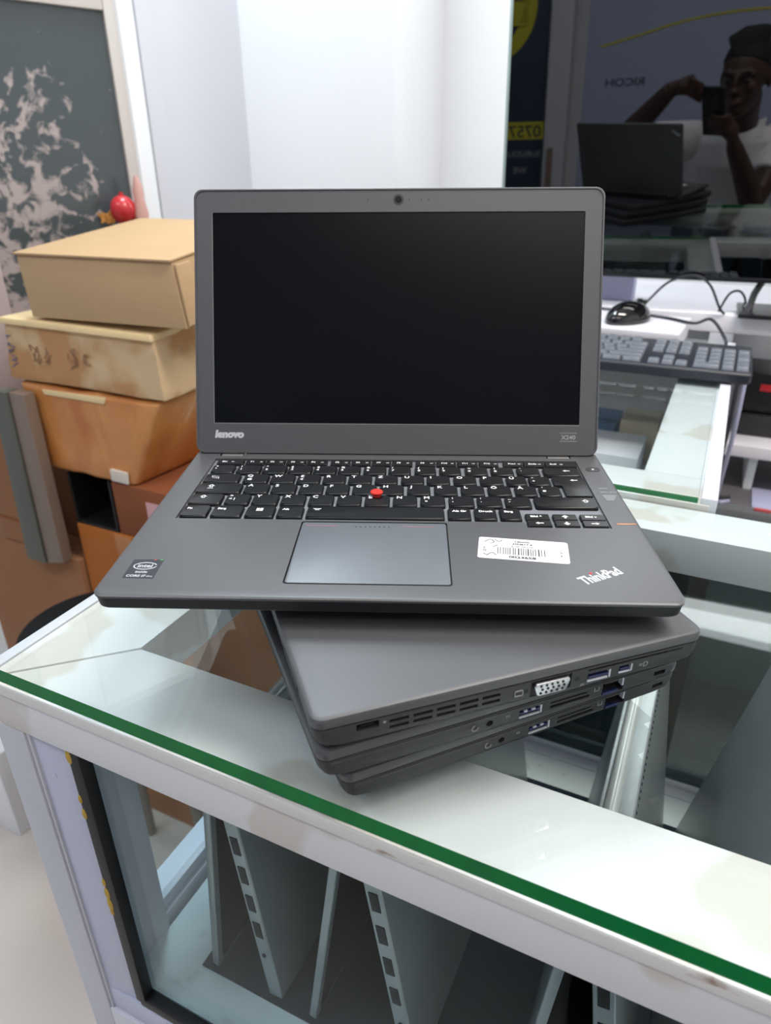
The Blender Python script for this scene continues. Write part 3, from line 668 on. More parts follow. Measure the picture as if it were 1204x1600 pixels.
    m.loft([lr(1.2, 0.0), lr(0.4, -0.9), lr(0, -0.9), lr(0, 1), lr(0, 5.4), lr(0.8, 6.6), lr(2.4, 7.0)][2:] if False else [lr(1.6, 0.0), lr(1.3, -0.7), lr(0.5, -0.7), lr(0, -0.1), lr(0, 5.4), lr(0.8, 6.6), lr(2.4, 7.0)])
    sx = (LW - 277.4) / 2
    m.cut(MB().box(sx, LW - sx, -3, 1.1, 23.6, 180.3))
    shell = m.build('lid_shell', 'shell', lid)
    MB().box(sx - 1, LW - sx + 1, 1.0, 1.6, 23, 181).build('display', 'screen', lid)
    fr = MB(); e0, e1, z0, z1 = sx, LW - sx, 23.6, 180.3
    fr.box(e0, e1, -0.12, 0.4, z0 - .55, z0, 0).box(e0 - .4, e0, -0.12, 0.4, z0, z1, 0)
    fr.build('screen_rim', 'hinge', lid)
    m = MB().cyl((153.6, 0.1, 189.2), 3.9, 0.7, 'y', 28); wc = m.build('webcam', 'side', lid)
    MB().cyl((153.6, -0.3, 189.2), 2.5, 0.3, 'y', 24).build('camera_lens', 'lens', wc)
    for x in (131, 161.5, 170.5, 176): MB().cyl((x, 0.0, 189.2), 0.5, 0.2, 'y', 10).build('microphone_hole', 'ink', lid)
    MB().text('lenovo', 7.4, T((14.4, -0.02, 12.6)) @ RX(90), 0, .05, .5, 'LEFT', 1.08, 0.15).build('brand_mark', 'silver_print', lid)
    m = MB().text('X240', 4.4, T((283.6, -0.02, 12.8)) @ RX(90), 0, .05, .1, 'CENTER', 1.1)
    m.box(277, 290, -0.06, 0.05, 11.2, 11.6).box(277, 290, -0.06, 0.05, 17.4, 17.7); m.build('badge', 'grey_print', lid)
    # mark on the back of the lid (seen in the glossy screen behind)
    g = MB(); stamp(g, T((270, 7.04, 178)) @ RZ(180) @ RX(90) @ RZ(28), 10.6) if False else stamp(g, T((298, 7.04, 165)) @ RZ(180) @ RX(90) @ RZ(34), 10.6)
    g.build('brand_mark', 'silver_print', lid)
open_laptop()

# ------------------------------------------------------------------ second counter, running away to the right
def side_counter():
    a, b, n0, n1 = -70, 386, 448, 1150
    t = shop_thing('display_counter', 'second white display counter running back from the front one, black keyboard on it', 'display counter', 160, 800, -1130)
    og = (160, 800, -1130)
    def B(mb, name, mats, **k): return mb.build(name, mats, t, og, **k)
    B(MB().box(a, b - 2, n0, n0 + 66, -131, -87.8, 1.2), 'top_rail', 'white_top')
    B(MB().prism([(318, n0 + 66), (b - 2, n0 + 66), (b - 2, n1), (318, n1)], -131, -87.8, bev=1.2), 'top_rail', 'white_top')
    B(MB().box(a, 318, n1 - 66, n1, -131, -87.8, 1.2), 'top_rail', 'white_top')
    B(MB().box(a, a + 66, n0 + 66, n1 - 66, -131, -87.8, 1.2), 'top_rail', 'white_top')
    B(MB().box(376, b + 4, n0 + 2, n1, -136, -81, 1.5), 'edge_strip', 'white_frame')
    for u in (a, b - 44):
        for n in (n0 + 2, n1 - 44): B(MB().box(u, u + 40, n, n + 40, -1130, -131.5, 1.5), 'corner_post', 'post')
    B(MB().box(b - 40, b - 34, n0 + 42, n1 - 44, -1130, -131.5), 'side_panel', 'case_white')
    B(MB().box(a + 40, b - 44, n0 + 30, n0 + 36, -1130, -420), 'front_panel', 'case_white')
    B(MB().box(a + 4, b - 42, n0 + 40, n1 - 20, -262, -256), 'shelf', 'case_white')
    B(MB().box(a + 4, b - 42, n0 + 40, n1 - 20, -440, -420), 'case_base', 'case_floor')
    g = MB().box(a, 374, n0, n1, -87.3, GT, 0.8, seg=1)
    o = shop_mesh(g, 'glass_counter_top', ['glass_top', 'glass_edge'], 160, 800, GT, 'glass sheet under the black keyboard on the second counter', 'glass sheet', smooth=0)
    for p in o.data.polygons:
        if p.normal.y < -0.9: p.material_index = 1
    def pack(u0, u1, n, d, h, m, label, rz=0):
        o = shop_mesh(MB().box(u0, u1, n, n + d, -255.5, -255.5 + h, 1.5), 'product_box', m, (u0 + u1) / 2, n, -255.5, label, 'box', group='boxes inside the second counter'); return o
    pack(206, 286, 830, 110, 58, 'pale_box', 'pale box under the glass of the second counter, nearest the white rail')
    pack(240, 300, 958, 74, 74, 'beige_box', 'beige topped box under the second counter glass, behind the pale box')
    pack(150, 232, 960, 96, 60, 'blue_box', 'slate blue box under the second counter glass')
    pack(60, 190, 800, 120, 46, 'cyan_box', 'pale cyan box under the second counter glass, beside the laptop screen')
    # dark screen mark on the pale box top
side_counter()

def desk_keyboard():
    ox, on, oz = 194, 930, -80
    t = shop_thing('keyboard', 'black computer keyboard with keys greyed by reflected light across the end of the second counter', 'keyboard', ox, on, oz)
    og = (ox, on, oz)
    u0, u1, n0, n1 = -28, 414, 862, 1003
    b = MB().loft([[(u, n, z) for u, n in rrect(u0 + i, u1 - i, n0 + i, n1 - i, 8)] for z, i in ((-79, 3), (-76, 0), (-66, 0))] )
    b.hexa([(u0 + 2, n0 + 2, -67), (u1 - 2, n0 + 2, -67), (u1 - 2, n1 - 2, -67), (u0 + 2, n1 - 2, -67), (u0 + 3, n0 + 5, -63), (u1 - 3, n0 + 5, -63), (u1 - 3, n1 - 3, -54), (u0 + 3, n1 - 3, -54)], 1.5)
    body = b.build('body', 'kb_body', t, og)
    cnt = 0; rest = MB(); nrest = 0
    def zt(n): return -63 + (n - n0) / (n1 - n0) * 9
    cols = []
    rows = [(872, [(u0 + 8 + 19 * i, 19) for i in range(3)] + [(u0 + 8 + 57, 112)] + [(u0 + 8 + 169 + 29 * i, 29) for i in range(4)]),
            (891, [(u0 + 8, 43)] + [(u0 + 51 + 19 * i, 19) for i in range(10)] + [(u0 + 241, 52)]),
            (910, [(u0 + 8, 33)] + [(u0 + 41 + 19 * i, 19) for i in range(11)] + [(u0 + 250, 43)]),
            (929, [(u0 + 8, 29)] + [(u0 + 37 + 19 * i, 19) for i in range(12)] + [(u0 + 265, 28)]),
            (948, [(u0 + 8 + 19 * i, 19) for i in range(13)] + [(u0 + 255, 38)]),
            (974, [(u0 + 8 + 19 * i + 9 * ((i + 3) // 4), 19) for i in range(13)])]
    nav = u0 + 300
    rows[0][1].extend([(nav + 19 * i, 19) for i in range(3)]); rows[1][1].append((nav + 19, 19))
    for k in (3, 4): rows[k][1].extend([(nav + 19 * i, 19) for i in range(3)])
    rows[5][1].extend([(nav + 19 * i, 19) for i in range(3)])
    num = u0 + 362
    rows[0][1].extend([(num, 38), (num + 38, 19)]); 
    for k in (1, 2, 3, 4): rows[k][1].extend([(num + 19 * i, 19) for i in range(3 if k != 4 else 4)])
    allk = [(n, u, wd) for n, ks in rows for u, wd in ks] + [(871, num + 57, -38), (910, num + 57, -38)]
    allk.sort(key=lambda k: -k[1])
    for i, (n, u, wd) in enumerate(allk):
        dn = 19
        if wd < 0: wd, dn = 19, 38
        z = zt(n + dn / 2)
        m = MB() if i < 98 else rest
        m.loft([[(x, y, z - 3) for x, y in rrect(u + .6, u + wd - .6, n + .6, n + dn - .6, 1.5, 2)], [(x, y, z + 3.4) for x, y in rrect(u + 2, u + wd - 2, n + 2, n + dn - 1.4, 2, 2)], [(x, y, z + 4.4) for x, y in rrect(u + 3, u + wd - 3, n + 3, n + dn - 2.4, 2, 2)]])
        if i < 98: m.build('key', 'key_sheen', t, og)
        else: nrest += 1
    if nrest: tag(rest.build('keys', 'key_sheen', t, og), kind='stuff')
    # cable leaves the rear edge and curls back past the mouse
    shop_mesh(MB().tube([(372, 1004, -62), (372, 1024, -52), (346, 1046, -26), (320, 1090, -42), (278, 1130, -44), (236, 1150, -44), (180, 1175, -44), (100, 1185, -44)], 2.6, 8), 'keyboard_cable', 'kb_body', 300, 1100, -50,
              'black cable curling from the keyboard over the white box', 'cable')
desk_keyboard()

def desk_things():
    t = thing('storage_box', 'flat white box behind the black keyboard, mouse on its lid', 'box', S(120, 1100, -80), YAW + R(-3))
    MB().box(-200, 186, -76, 76, 0, 18, 1.5).build('tray', 'pale_box', t)
    MB().box(-202, 188, -78, 78, 18.4, 33, 2).build('lid', 'pale_box', t)
    m = shop_thing('computer_mouse', 'black computer mouse on the flat white box beside the laptop screen', 'mouse', 212, 1092, -47, rz=R(-25))
    b = MB().ball((0, 0, 4), (31, 54, 30), 28)
    for v in b.bm.verts:
        if v.co.z < 0: v.co.z = 0
        v.co.x *= 1 - 0.12 * (v.co.y / 54) ** 2
    b.build('shell', 'lens', m)
    MB().cyl((0, 30, 28), 7, 6, 'x', 20).build('scroll_wheel', 'rubber', m)
    MB().box(-0.5, 0.5, 6, 50, 22, 31).build('button_gap', 'ink', m)
    shop_mesh(MB().tube([(222, 1146, -40), (236, 1180, -20), (262, 1195, 8), (300, 1190, 22), (330, 1186, 8), (352, 1192, -30), (362, 1200, -42)], 2.2, 8), 'mouse_cable', 'kb_body', 280, 1180, -40, 'black cable arching behind the mouse under the big screen', 'cable')
    shop_mesh(MB().tube([(352, 1215, -41), (364, 1215, -10), (380, 1213, -4), (392, 1214, -20), (388, 1222, -41)], 2.0, 8), 'power_cable', 'printer', 400, 1200, -40, 'thin black cable arching up beside the foot of the big screen', 'cable')
    # table carrying the screen
    t = shop_thing('tv_table', 'white table behind the keyboard carrying the big black screen', 'table', 500, 1350, -1130)
    MB().box(-600, -40, -150, 240, 1055, 1086, 2).build('table_top', 'pale_box', t)
    for x in (-560, -135):
        for y in (-130, 200): MB().box(x - 20, x + 20, y - 20, y + 20, 0, 1054.5, 2).build('leg', 'post', t)
    MB().box(-540, -155, 190, 200, 700, 1054).build('modesty_panel', 'case_white', t)
    o = MB().box(-62, 62, -24, 24, 0, 74, 2); x = o.build('paper_pack', 'lav'); x.location = S(130, 1300, -43.5); x.rotation_euler = (0, 0, YAW); tag(x, 'lavender grey pack standing on the table under the big screen', 'box')
desk_things()

def tv():
    az, el = R(20.03), R(3.9)
    nrm = Vector((math.sin(az) * math.cos(el), math.cos(az) * math.cos(el), math.sin(el)))
    C0 = CAMP + nrm * 1392
    # local axes: x along the screen to the right, y into it, z up the screen
    t = bpy.data.objects.new('television', None); COL.objects.link(t)
    xa = Vector((math.cos(az), -math.sin(az), 0)); za = xa.cross(nrm)
    t.matrix_world = Matrix(((xa.x, nrm.x, za.x, C0.x / 1000), (xa.y, nrm.y, za.y, C0.y / 1000), (xa.z, nrm.z, za.z, (C0.z + FLOOR) / 1000), (0, 0, 0, 1)))
    tag(t, 'large glossy black television tilted slightly forward on the white table', 'television')
    def loc(u, n, z):
        p = S(u, n, z) * 1000 - Vector((0, 0, FLOOR)) - C0; return p.dot(xa), p.dot(za)
    x0, z0 = loc(-53, 1162, 300)[0], loc(147, 1192, 15)[1]
    x1, z1 = x0 + 800, z0 + 446
    MB().box(x0 + 4, x1 - 4, 0, 1.2, z0 + 4, z1 - 4).build('screen', 'tv_screen', t)
    MB().box(x0 + 1, x1 - 1, 1.4, 34, z0 + 1, z1 - 1, 4).build('back_shell', 'tv_frame', t)
    f = MB().box(x0, x0 + 5, -1, 30, z0, z1, 0.8).box(x1 - 5, x1, -1, 30, z0, z1, 0.8).box(x0 + 5, x1 - 5, -1, 30, z1 - 5, z1, 0.8)
    f.build('bezel', 'tv_rim', t)
    MB().box(x0 + 5, x1 - 5, -1.2, 30, z0 - 3, z0 + 5, 1).build('bottom_bezel', 'tv_frame', t)
    for ua in (400, ):
        a = loc(ua, 1211, 0)[0]
        zf = loc(400, 1211, -42)[1]
        g = MB().tube([(a + 16, 18, z0 + 2), (a + 4, 10, z0 - 24), (a, -6, zf + 8)], 6, 10, smooth=2); g.box(a - 18, a + 60, -40, 50, zf + 1.5, zf + 9, 2)
        g.cyl((a - 3, -8, zf + 14), 6, 8, 'y', 14, mi=1)
        g.build('foot', ['tv_frame', 'steel'], t)
tv()

def wall_window():
    # bright frosted window high on the back wall with a dark shade in it; it lights the counter from behind
    d = mat('bright_frosted_window', (255, 255, 255), 0.5, emit=((0.93, 0.97, 1.0), 3.2)); M['window_glow'] = d
    shop_mesh(MB().box(60, 1250, 1593, 1599, 440, 1600), 'window_1', 'window_glow', 720, 1596, 480, kind='structure')
    f = MB()
    for x0, x1, z0, z1 in ((40, 59, 420, 1620), (1251, 1270, 420, 1620), (59, 1251, 420, 439), (59, 1251, 1601, 1620)): f.box(x0, x1, 1585, 1599.5, z0, z1, 1)
    shop_mesh(f, 'trim_4', 'white_frame', 720, 1590, 460, kind='structure')
    t = shop_thing('window_shade', 'dark rounded panel in the bright wall window, mirrored in the front counter glass', 'shade', 775, 1588, 790)
    MB().prism(rrect(-385, 390, 0, 820, 40), -3, 4, mtx=RX(90)).build('board', 'panel_dark', t)
wall_window()
def right_side():
    # low white shelf with dark machines beyond the second counter
    t = shop_thing('work_desk', 'dark grey desk in the gap right of the second counter', 'desk', 740, 1380, -1130)
    MB().box(-342, 300, -215, 190, 706, 730, 2).build('desk_top', 'desk_grey', t)
    for x in (-320, 280):
        for y in (-195, 170): MB().box(x - 16, x + 16, y - 16, y + 16, 0, 705.5, 1).build('leg', 'taupe', t)
    t = shop_thing('desk_riser', 'low white riser shelf on the dark grey desk, carrying a black printer', 'shelf', 700, 1350, -399.5)
    MB().box(-302, 240, -95, 120, 76, 100, 2).build('shelf_board', 'pale_box', t)
    for x in (-230, 220): MB().box(x - 8, x + 8, -70, 110, 0, 75.5, 1).build('side_panel', 'case_white', t)
    t = shop_thing('printer', 'black printer on the white riser beside the second counter, below the keyboard end', 'printer', 600, 1390, -299.4)
    MB().box(-172, 180, -70, 70, 0, 44, 6).build('paper_tray', 'printer_grey', t); MB().box(-176, 182, -60, 74, 45, 128, 10).build('body', 'printer', t)
    MB().box(-80, 40, -62.5, -59, 84, 98, 1).build('control_panel', 'printer_grey', t)
    MB().box(-146, -100, -62, -58, 92, 106, 1).build('label', 'red_print', t)
    t = shop_thing('paper_sheet', 'lavender paper with a red edge on the dark grey desk', 'paper', 560, 1230, -399.5)
    MB().box(-80, 90, -42, 60, 0, 3, 0.3).build('page', 'lav', t); MB().box(-76, 90, -52, -42.5, 0, 3.4, 0.3).build('red_edge', 'red_print', t)
    shop_mesh(MB().tube([(402, 1010, -74), (402, 1012, -110), (403, 1000, -190), (402, 1040, -280), (408, 1120, -360), (414, 1200, -394), (440, 1220, -396)], 3.2, 8), 'black_cable', 'kb_body', 402, 940, -200, 'black cable hanging down the side of the second counter', 'cable')
    shop_mesh(MB().tube([(412, 1012, -70), (412, 1014, -110), (413, 1014, -200), (412, 1080, -320), (418, 1180, -393), (440, 1195, -395)], 3.6, 8), 'grey_cable', 'lav', 410, 980, -200, 'grey cable hanging beside the black one at the second counter', 'cable')
right_side()

# ------------------------------------------------------------------ cartons on the left
def cartons():
    G = 'cartons stacked at the left'
    def sag(name, m, pts, label, sub, jit, seed, o):
        mb = MB().hexa(pts, sub=sub, jitter=jit, seed=seed)
        return mb
    # lowest, wrapped in shiny brown tape
    t = shop_thing('carton', 'orange-brown taped carton, lowest of the three big stacked boxes', 'carton', -560, 690, -289, G)
    og = (-560, 690, -289)
    mb = MB().hexa([(-694, 577, -284), (-488, 586, -289), (-462, 800, -286), (-690, 810, -286), (-707, 575, -128), (-408, 588, -134), (-404, 815, -134), (-700, 815, -129)], bev=9, seg=3)
    bmesh.ops.subdivide_edges(mb.bm, edges=[e for e in mb.bm.edges if e.calc_length() > 40], cuts=6, use_grid_fill=True)
    rnd = random.Random(5)
    for v in mb.bm.verts: v.co += Vector((rnd.uniform(-1, 1), rnd.uniform(-1, 1), rnd.uniform(-1, 1))) * 1.4
    mb.build('body', 'card_tape', t, og, smooth=70)
    MB().hexa([(-650, 574.5, -144), (-520, 580, -146), (-520, 584, -146), (-650, 579, -144), (-654, 575.5, -136), (-516, 581.5, -135), (-516, 584, -135), (-654, 579, -136)], bev=1).build('torn_edge', 'card_flap', t, og)
    MB().hexa([(-536, 579.4, -284), (-500, 581.0, -286), (-500, 584, -286), (-536, 584, -284), (-534, 577.5, -262), (-498, 580, -264), (-498, 584, -264), (-534, 584, -262)], bev=0.5).build('tape_strip', 'white_tape', t, og)
    # middle, battered
    t = shop_thing('carton', 'battered carton with faded marker writing, middle of the three big stacked boxes', 'carton', -560, 690, -131, G)
    og = (-560, 690, -131)
    mb = MB().hexa([(-722, 574, -122), (-396, 588, -128), (-392, 800, -130), (-700, 800, -126), (-700, 570, -26), (-404, 590, -30), (-398, 815, -24), (-690, 815, -20)], bev=4, seg=2)
    bmesh.ops.subdivide_edges(mb.bm, edges=[e for e in mb.bm.edges if e.calc_length() > 40], cuts=6, use_grid_fill=True)
    for v in mb.bm.verts: v.co += Vector((rnd.uniform(-1, 1), rnd.uniform(-1, 1), rnd.uniform(-1, 1))) * 1.2
    mb.build('body', 'card_old', t, og, smooth=60)
    MB().hexa([(-704, 564, -28), (-402, 584, -36), (-400, 812, -26), (-694, 815, -22), (-706, 566, -18), (-404, 586, -26), (-402, 812, -16), (-694, 815, -13)], bev=2.5).build('top_flap', 'card_flap', t, og)
    m = MB(); fw = T((0, 568.5, 0)) @ RX(90)
    for i, (x, s) in enumerate(((-650, 1.0), (-622, .9), (-566, 1.1), (-540, .8))):
        y = 575.0 + (x + 560) * 0.04
        for k in range(3):
            a = [(x + rnd.uniform(-10, 12) * s, 0, -76 + rnd.uniform(-16, 16) * s) for _ in range(4)]
            m.tube([(p[0], 572.2 + (p[0] + 700) * 0.047 + (-76 - p[2]) * 0.02, p[2]) for p in a], 0.9, 5)
    m.build('marker_writing', 'marker', t, og)
    m = MB()
    for k in range(5):
        a = [(-702 + rnd.uniform(-6, 10), 0, -50 - k * 12 + rnd.uniform(-6, 6)) for _ in range(4)]
        m.tube([(p[0], 570.8 + (p[0] + 700) * 0.05 + (-26 - p[2]) * 0.035, p[2]) for p in a], 1.0, 5)
    m.build('blue_writing', 'blue_ink', t, og)
    # top, clean, tipped forward
    t = shop_thing('carton', 'clean light cardboard box lying on top of the three stacked boxes', 'carton', -495, 690, -14, G)
    og = (-495, 690, -14)
    mb = MB().hexa([(-637, 577, -15), (-337, 592, -13), (-330, 842, 18), (-630, 842, 18), (-642, 576, 79), (-348, 591, 79), (-338, 846, 112), (-634, 846, 112)], bev=2.0)
    mb.build('body', 'card_new', t, og)
    MB().hexa([(-644, 572, 79.5), (-347, 587, 79.5), (-337, 848, 112.5), (-636, 848, 112.5), (-644, 572, 83), (-347, 587, 83), (-337, 848, 116), (-636, 848, 116)], bev=1.2).build('lid', 'card_new', t, og)
    MB().hexa([(-336, 594, -8), (-332.5, 594, -8), (-329, 620, -5), (-333, 620, -5), (-345, 592, 76), (-341.5, 592, 76), (-338, 620, 79), (-342, 620, 79)], bev=0.4).build('side_flap', 'card_new', t, og)
    # the things underneath and beside
    def crate(name, u0, u1, n0, n1, z0, z1, m, label, cat='carton', bev=3):
        t = shop_thing(name, label, cat, (u0 + u1) / 2, (n0 + n1) / 2, z0)
        b = MB().box(u0, u1, n0, n1, z0, z1, bev).build('body', m, t, ((u0 + u1) / 2, (n0 + n1) / 2, z0))
        return t, ((u0 + u1) / 2, (n0 + n1) / 2, z0)
    crate('carton', -962, -656, 572, 860, -1130, -470, 'card_brown', 'large brown carton on the floor at the far left, under the grey rack')
    t, og = crate('carton', -652, -438, 582, 850, -1130, -392, 'card_orange', 'tall orange-brown carton standing on the floor behind the counter corner')
    MB().box(-560, -520, 581.4, 582.2, -760, -394).build('tape_strip', 'card_tape', t, og)
    crate('carton', -434, -130, 600, 880, -1130, -420, 'card_brown', 'brown carton on the floor seen through the left of the front counter')
    t, og = crate('carton', -545, -402, 584, 800, -391.5, -290, 'card_red', 'small reddish carton with a pink label under the taped carton')
    MB().box(-470, -430, 583, 585, -350, -314).build('label', 'pink_label', t, og)
    t = shop_thing('plastic_crate', 'black open crate wedged beneath the taped carton', 'crate', -600, 690, -391.5)
    og = (-600, 690, -391.5)
    MB().box(-650, -548, 800, 806, -391, -290.5).box(-650, -548, 584, 806, -391, -386).box(-650, -645, 584, 806, -391, -290.5).box(-553, -548, 584, 806, -391, -290.5).box(-650, -548, 620, 806, -294, -290.2).build('shell', 'black', t, og)
    t, og = crate('carton', -866, -768, 575, 640, -469.5, -192, 'card_brown', 'upright brown carton left of the grey rack post')
    MB().box(-864, -790, 574, 575.2, -420, -414).build('seam', 'card_red', t, og)
    crate('carton', -764, -655, 640, 850, -469.5, -290, 'card_brown', 'brown carton added to darken the gap between the grey post and the black crate')  # unseen backing, added to cover the bright floor showing through here
    t = shop_thing('rack_post', 'upright grey metal post in front of the stacked boxes', 'post', -712, 556, -476)
    og = (-712, 556, -476)
    MB().hexa([(-765, 545, -476), (-716, 545, -476), (-716, 571, -476), (-765, 571, -476), (-744, 545, -140), (-706, 545, -140), (-706, 571, -140), (-744, 571, -140)], bev=1.5).build('front_strip', 'grey_green', t, og)
    MB().hexa([(-714, 549, -476), (-670, 549, -466), (-670, 571, -466), (-714, 571, -476), (-704, 549, -140), (-668, 549, -140), (-668, 571, -140), (-704, 571, -140)], bev=1.5).build('side_strip', 'taupe', t, og)
    t = shop_thing('round_stool', 'dark round stool seat behind the left corner of the front counter', 'stool', -495, 452, -1130)
    m = MB().cyl((0, 0, 612), 124, 40, 'z', 40); m.build('seat', 'rubber', t)
    for k in range(4):
        a = R(45 + 90 * k); MB().tube([(85 * math.cos(a), 85 * math.sin(a), 592), (112 * math.cos(a), 112 * math.sin(a), 6)], 11, 10, smooth=0).build('leg', 'taupe', t)
    t = shop_thing('cupboard', 'low white cupboard end standing on the cream floor at the left edge', 'cupboard', -1000, 470, -1130)
    MB().box(-250, 170, -70, 70, 0, 235, 3).build('carcass', 'wall', t); MB().box(-254, -10, -74, -70.5, 20, 225, 1).build('door', 'card_red', t)
    # framed dark glass with pale blossom
    e = R(48)
    t = thing('framed_picture', 'large dark framed picture with pale blossom branches behind the boxes', 'picture', S(-735, 934, -60), PI / 2 - e)
    # local x runs along the picture (to the right), y into the wall, origin at its lower right
    Wd = 262; Ht = 508
    MB().box(-Wd, 0, 2, 6, 0, Ht).build('glass', 'tree_print', t)
    MB().box(0.5, 24, -6, 14, -20, 900, 2).build('right_frame', 'pic_frame', t)
    MB().box(-Wd - 120, -Wd - .5, -4, 14, -170, 900, 2).build('left_frame', 'pic_pink', t)
    MB().box(-Wd, 0, -6, 14, Ht + .5, 900, 2).build('top_frame', 'pic_frame', t)
    MB().box(-Wd, 0, -6, 14, -24, -.5, 2).build('bottom_frame', 'pic_frame', t)
    # ornaments on the ledge in front of the picture
    t = shop_thing('ledge', 'narrow dark ledge under the framed picture behind the cardboard boxes', 'ledge', -706, 893, -1146)
    MB().box(-44, 30, -14, 14, 1238, 1246, 1).build('board', 'taupe', t); MB().box(-10, 30, -10, 10, 16, 1237.5, 1).build('post', 'taupe', t)
    b = MB().ball((0, 0, 26), (24, 24, 26), 24); b.cyl((0, 0, 54), 4, 6, 'z', 10)
    o = b.build('bauble', 'bauble'); o.location = S(-712, 885, 100.5); tag(o, 'shiny red ball above the back of the top cardboard box', 'ornament')
    t = shop_thing('leaf_spray', 'orange leaf spray beside the red ball behind the cardboard box', 'ornament', -744, 872, 100.5)
    rnd2 = random.Random(3)
    for k in range(9):
        a = rnd2.uniform(-1.4, 1.4); ln = rnd2.uniform(16, 30)
        mm = T((rnd2.uniform(-14, 14), rnd2.uniform(-8, 8), 2)) @ RY(math.degrees(a) * .6) @ RX(rnd2.uniform(-25, 25))
        q = MB(); q.prism([(0, 0), (6, ln * .35), (3, ln * .7), (0, ln), (-3, ln * .7), (-6, ln * .35)], -.6, .6, mtx=mm @ RX(90), bev=0.2); q.build('leaf', 'orange_leaf', t)
    MB().cyl((0, 0, 6), 3, 12, 'z', 8).build('stem', 'taupe', t)
    o = MB().loft([[(r * math.cos(2 * PI * k / 14), r * math.sin(2 * PI * k / 14), z) for k in range(14)] for z, r in ((0, 12), (20, 14), (44, 9), (60, 10), (84, 4))]).build('figurine', 'pink_plastic')
    o.location = S(-688, 906, 100.5); tag(o, 'dusty pink figurine beside the red ball against the beige frame', 'ornament')
cartons()

# ------------------------------------------------------------------ the shop behind the camera, seen in the television
def poster_wall():
    t = shop_thing('wall_banner', 'pale banner with a yellow arc and black lettering on the wall behind the photographer', 'banner', 500, -1996, -400)
    b = MB().box(-706, 900, -3, 3, -300, 1500, 0.5).build('sheet', 'poster', t)
    fm = RZ(180) @ RX(90)
    MB().text('RICOH', 52, T((500 - 891, 3.2, 549)) @ RZ(180) @ RX(90) , 0, .4, 0.9, 'LEFT', 1.28).build('lettering', 'navy_ink', b)
    pts = [(-640, 731), (-440, 775), (-243, 819), (-40, 842), (142, 847), (400, 838), (700, 800)]
    MB().tube([(x, 3.6, z) for x, z in pts], 6, 6).build('yellow_arc', 'yellow', b)
    shop_mesh(MB().box(-392, -277, -1996, -1900, -1130, CEIL, 3), 'trim_3', 'post', -330, -1950, -1130, kind='structure')
    shop_mesh(MB().box(-374, -340, -1900, -1890, -700, -130, 2), 'door_handle_bar', 'taupe', -357, -1895, -400, 'dark pull bar on the pale upright behind the photographer', 'handle')
    t = shop_thing('rollup_banner', 'navy banner with a yellow ring and phone number left of the pale upright', 'banner', -760, -1960, -1130)
    b = MB().box(-340, 350, -3, 3, 60, 2300, 0.5).build('sheet', 'banner', t)
    MB().box(-345, 355, -40, 40, 0, 59, 4).build('base', 'alu', t)
    r = MB()
    for k in range(64):
        a0, a1 = 2 * PI * k / 64, 2 * PI * (k + 1) / 64
        r.prism([(27 + q * math.cos(a), 1668 + q * math.sin(a)) for q, a in ((258, a0), (258, a1), (186, a1), (186, a0))], -3.8, -3.2, mtx=RX(90))
    r.build('yellow_ring', 'yellow', b)
    MB().box(140, 240, 3.2, 3.8, 1580, 1690, 10).build('yellow_block', 'yellow', b)
    MB().box(60, 356 - 1, 3.2, 3.8, 1040, 1128).build('number_strip', 'yellow', b)
    MB().text('0757', 84, T((340, 4.0, 1052)) @ RZ(180) @ RX(90), 0, .3, 1.2, 'LEFT', 1.1).build('lettering', 'banner', b)
    MB().text('SURUDUH', 44, T((345, 3.4, 950)) @ RZ(180) @ RX(90), 0, .3, 0.6, 'LEFT', 1.1).text('WE', 48, T((270, 3.4, 862)) @ RZ(180) @ RX(90), 0, .3, 0.6, 'LEFT', 1.1).build('lettering', 'grey_print', b)
poster_wall()

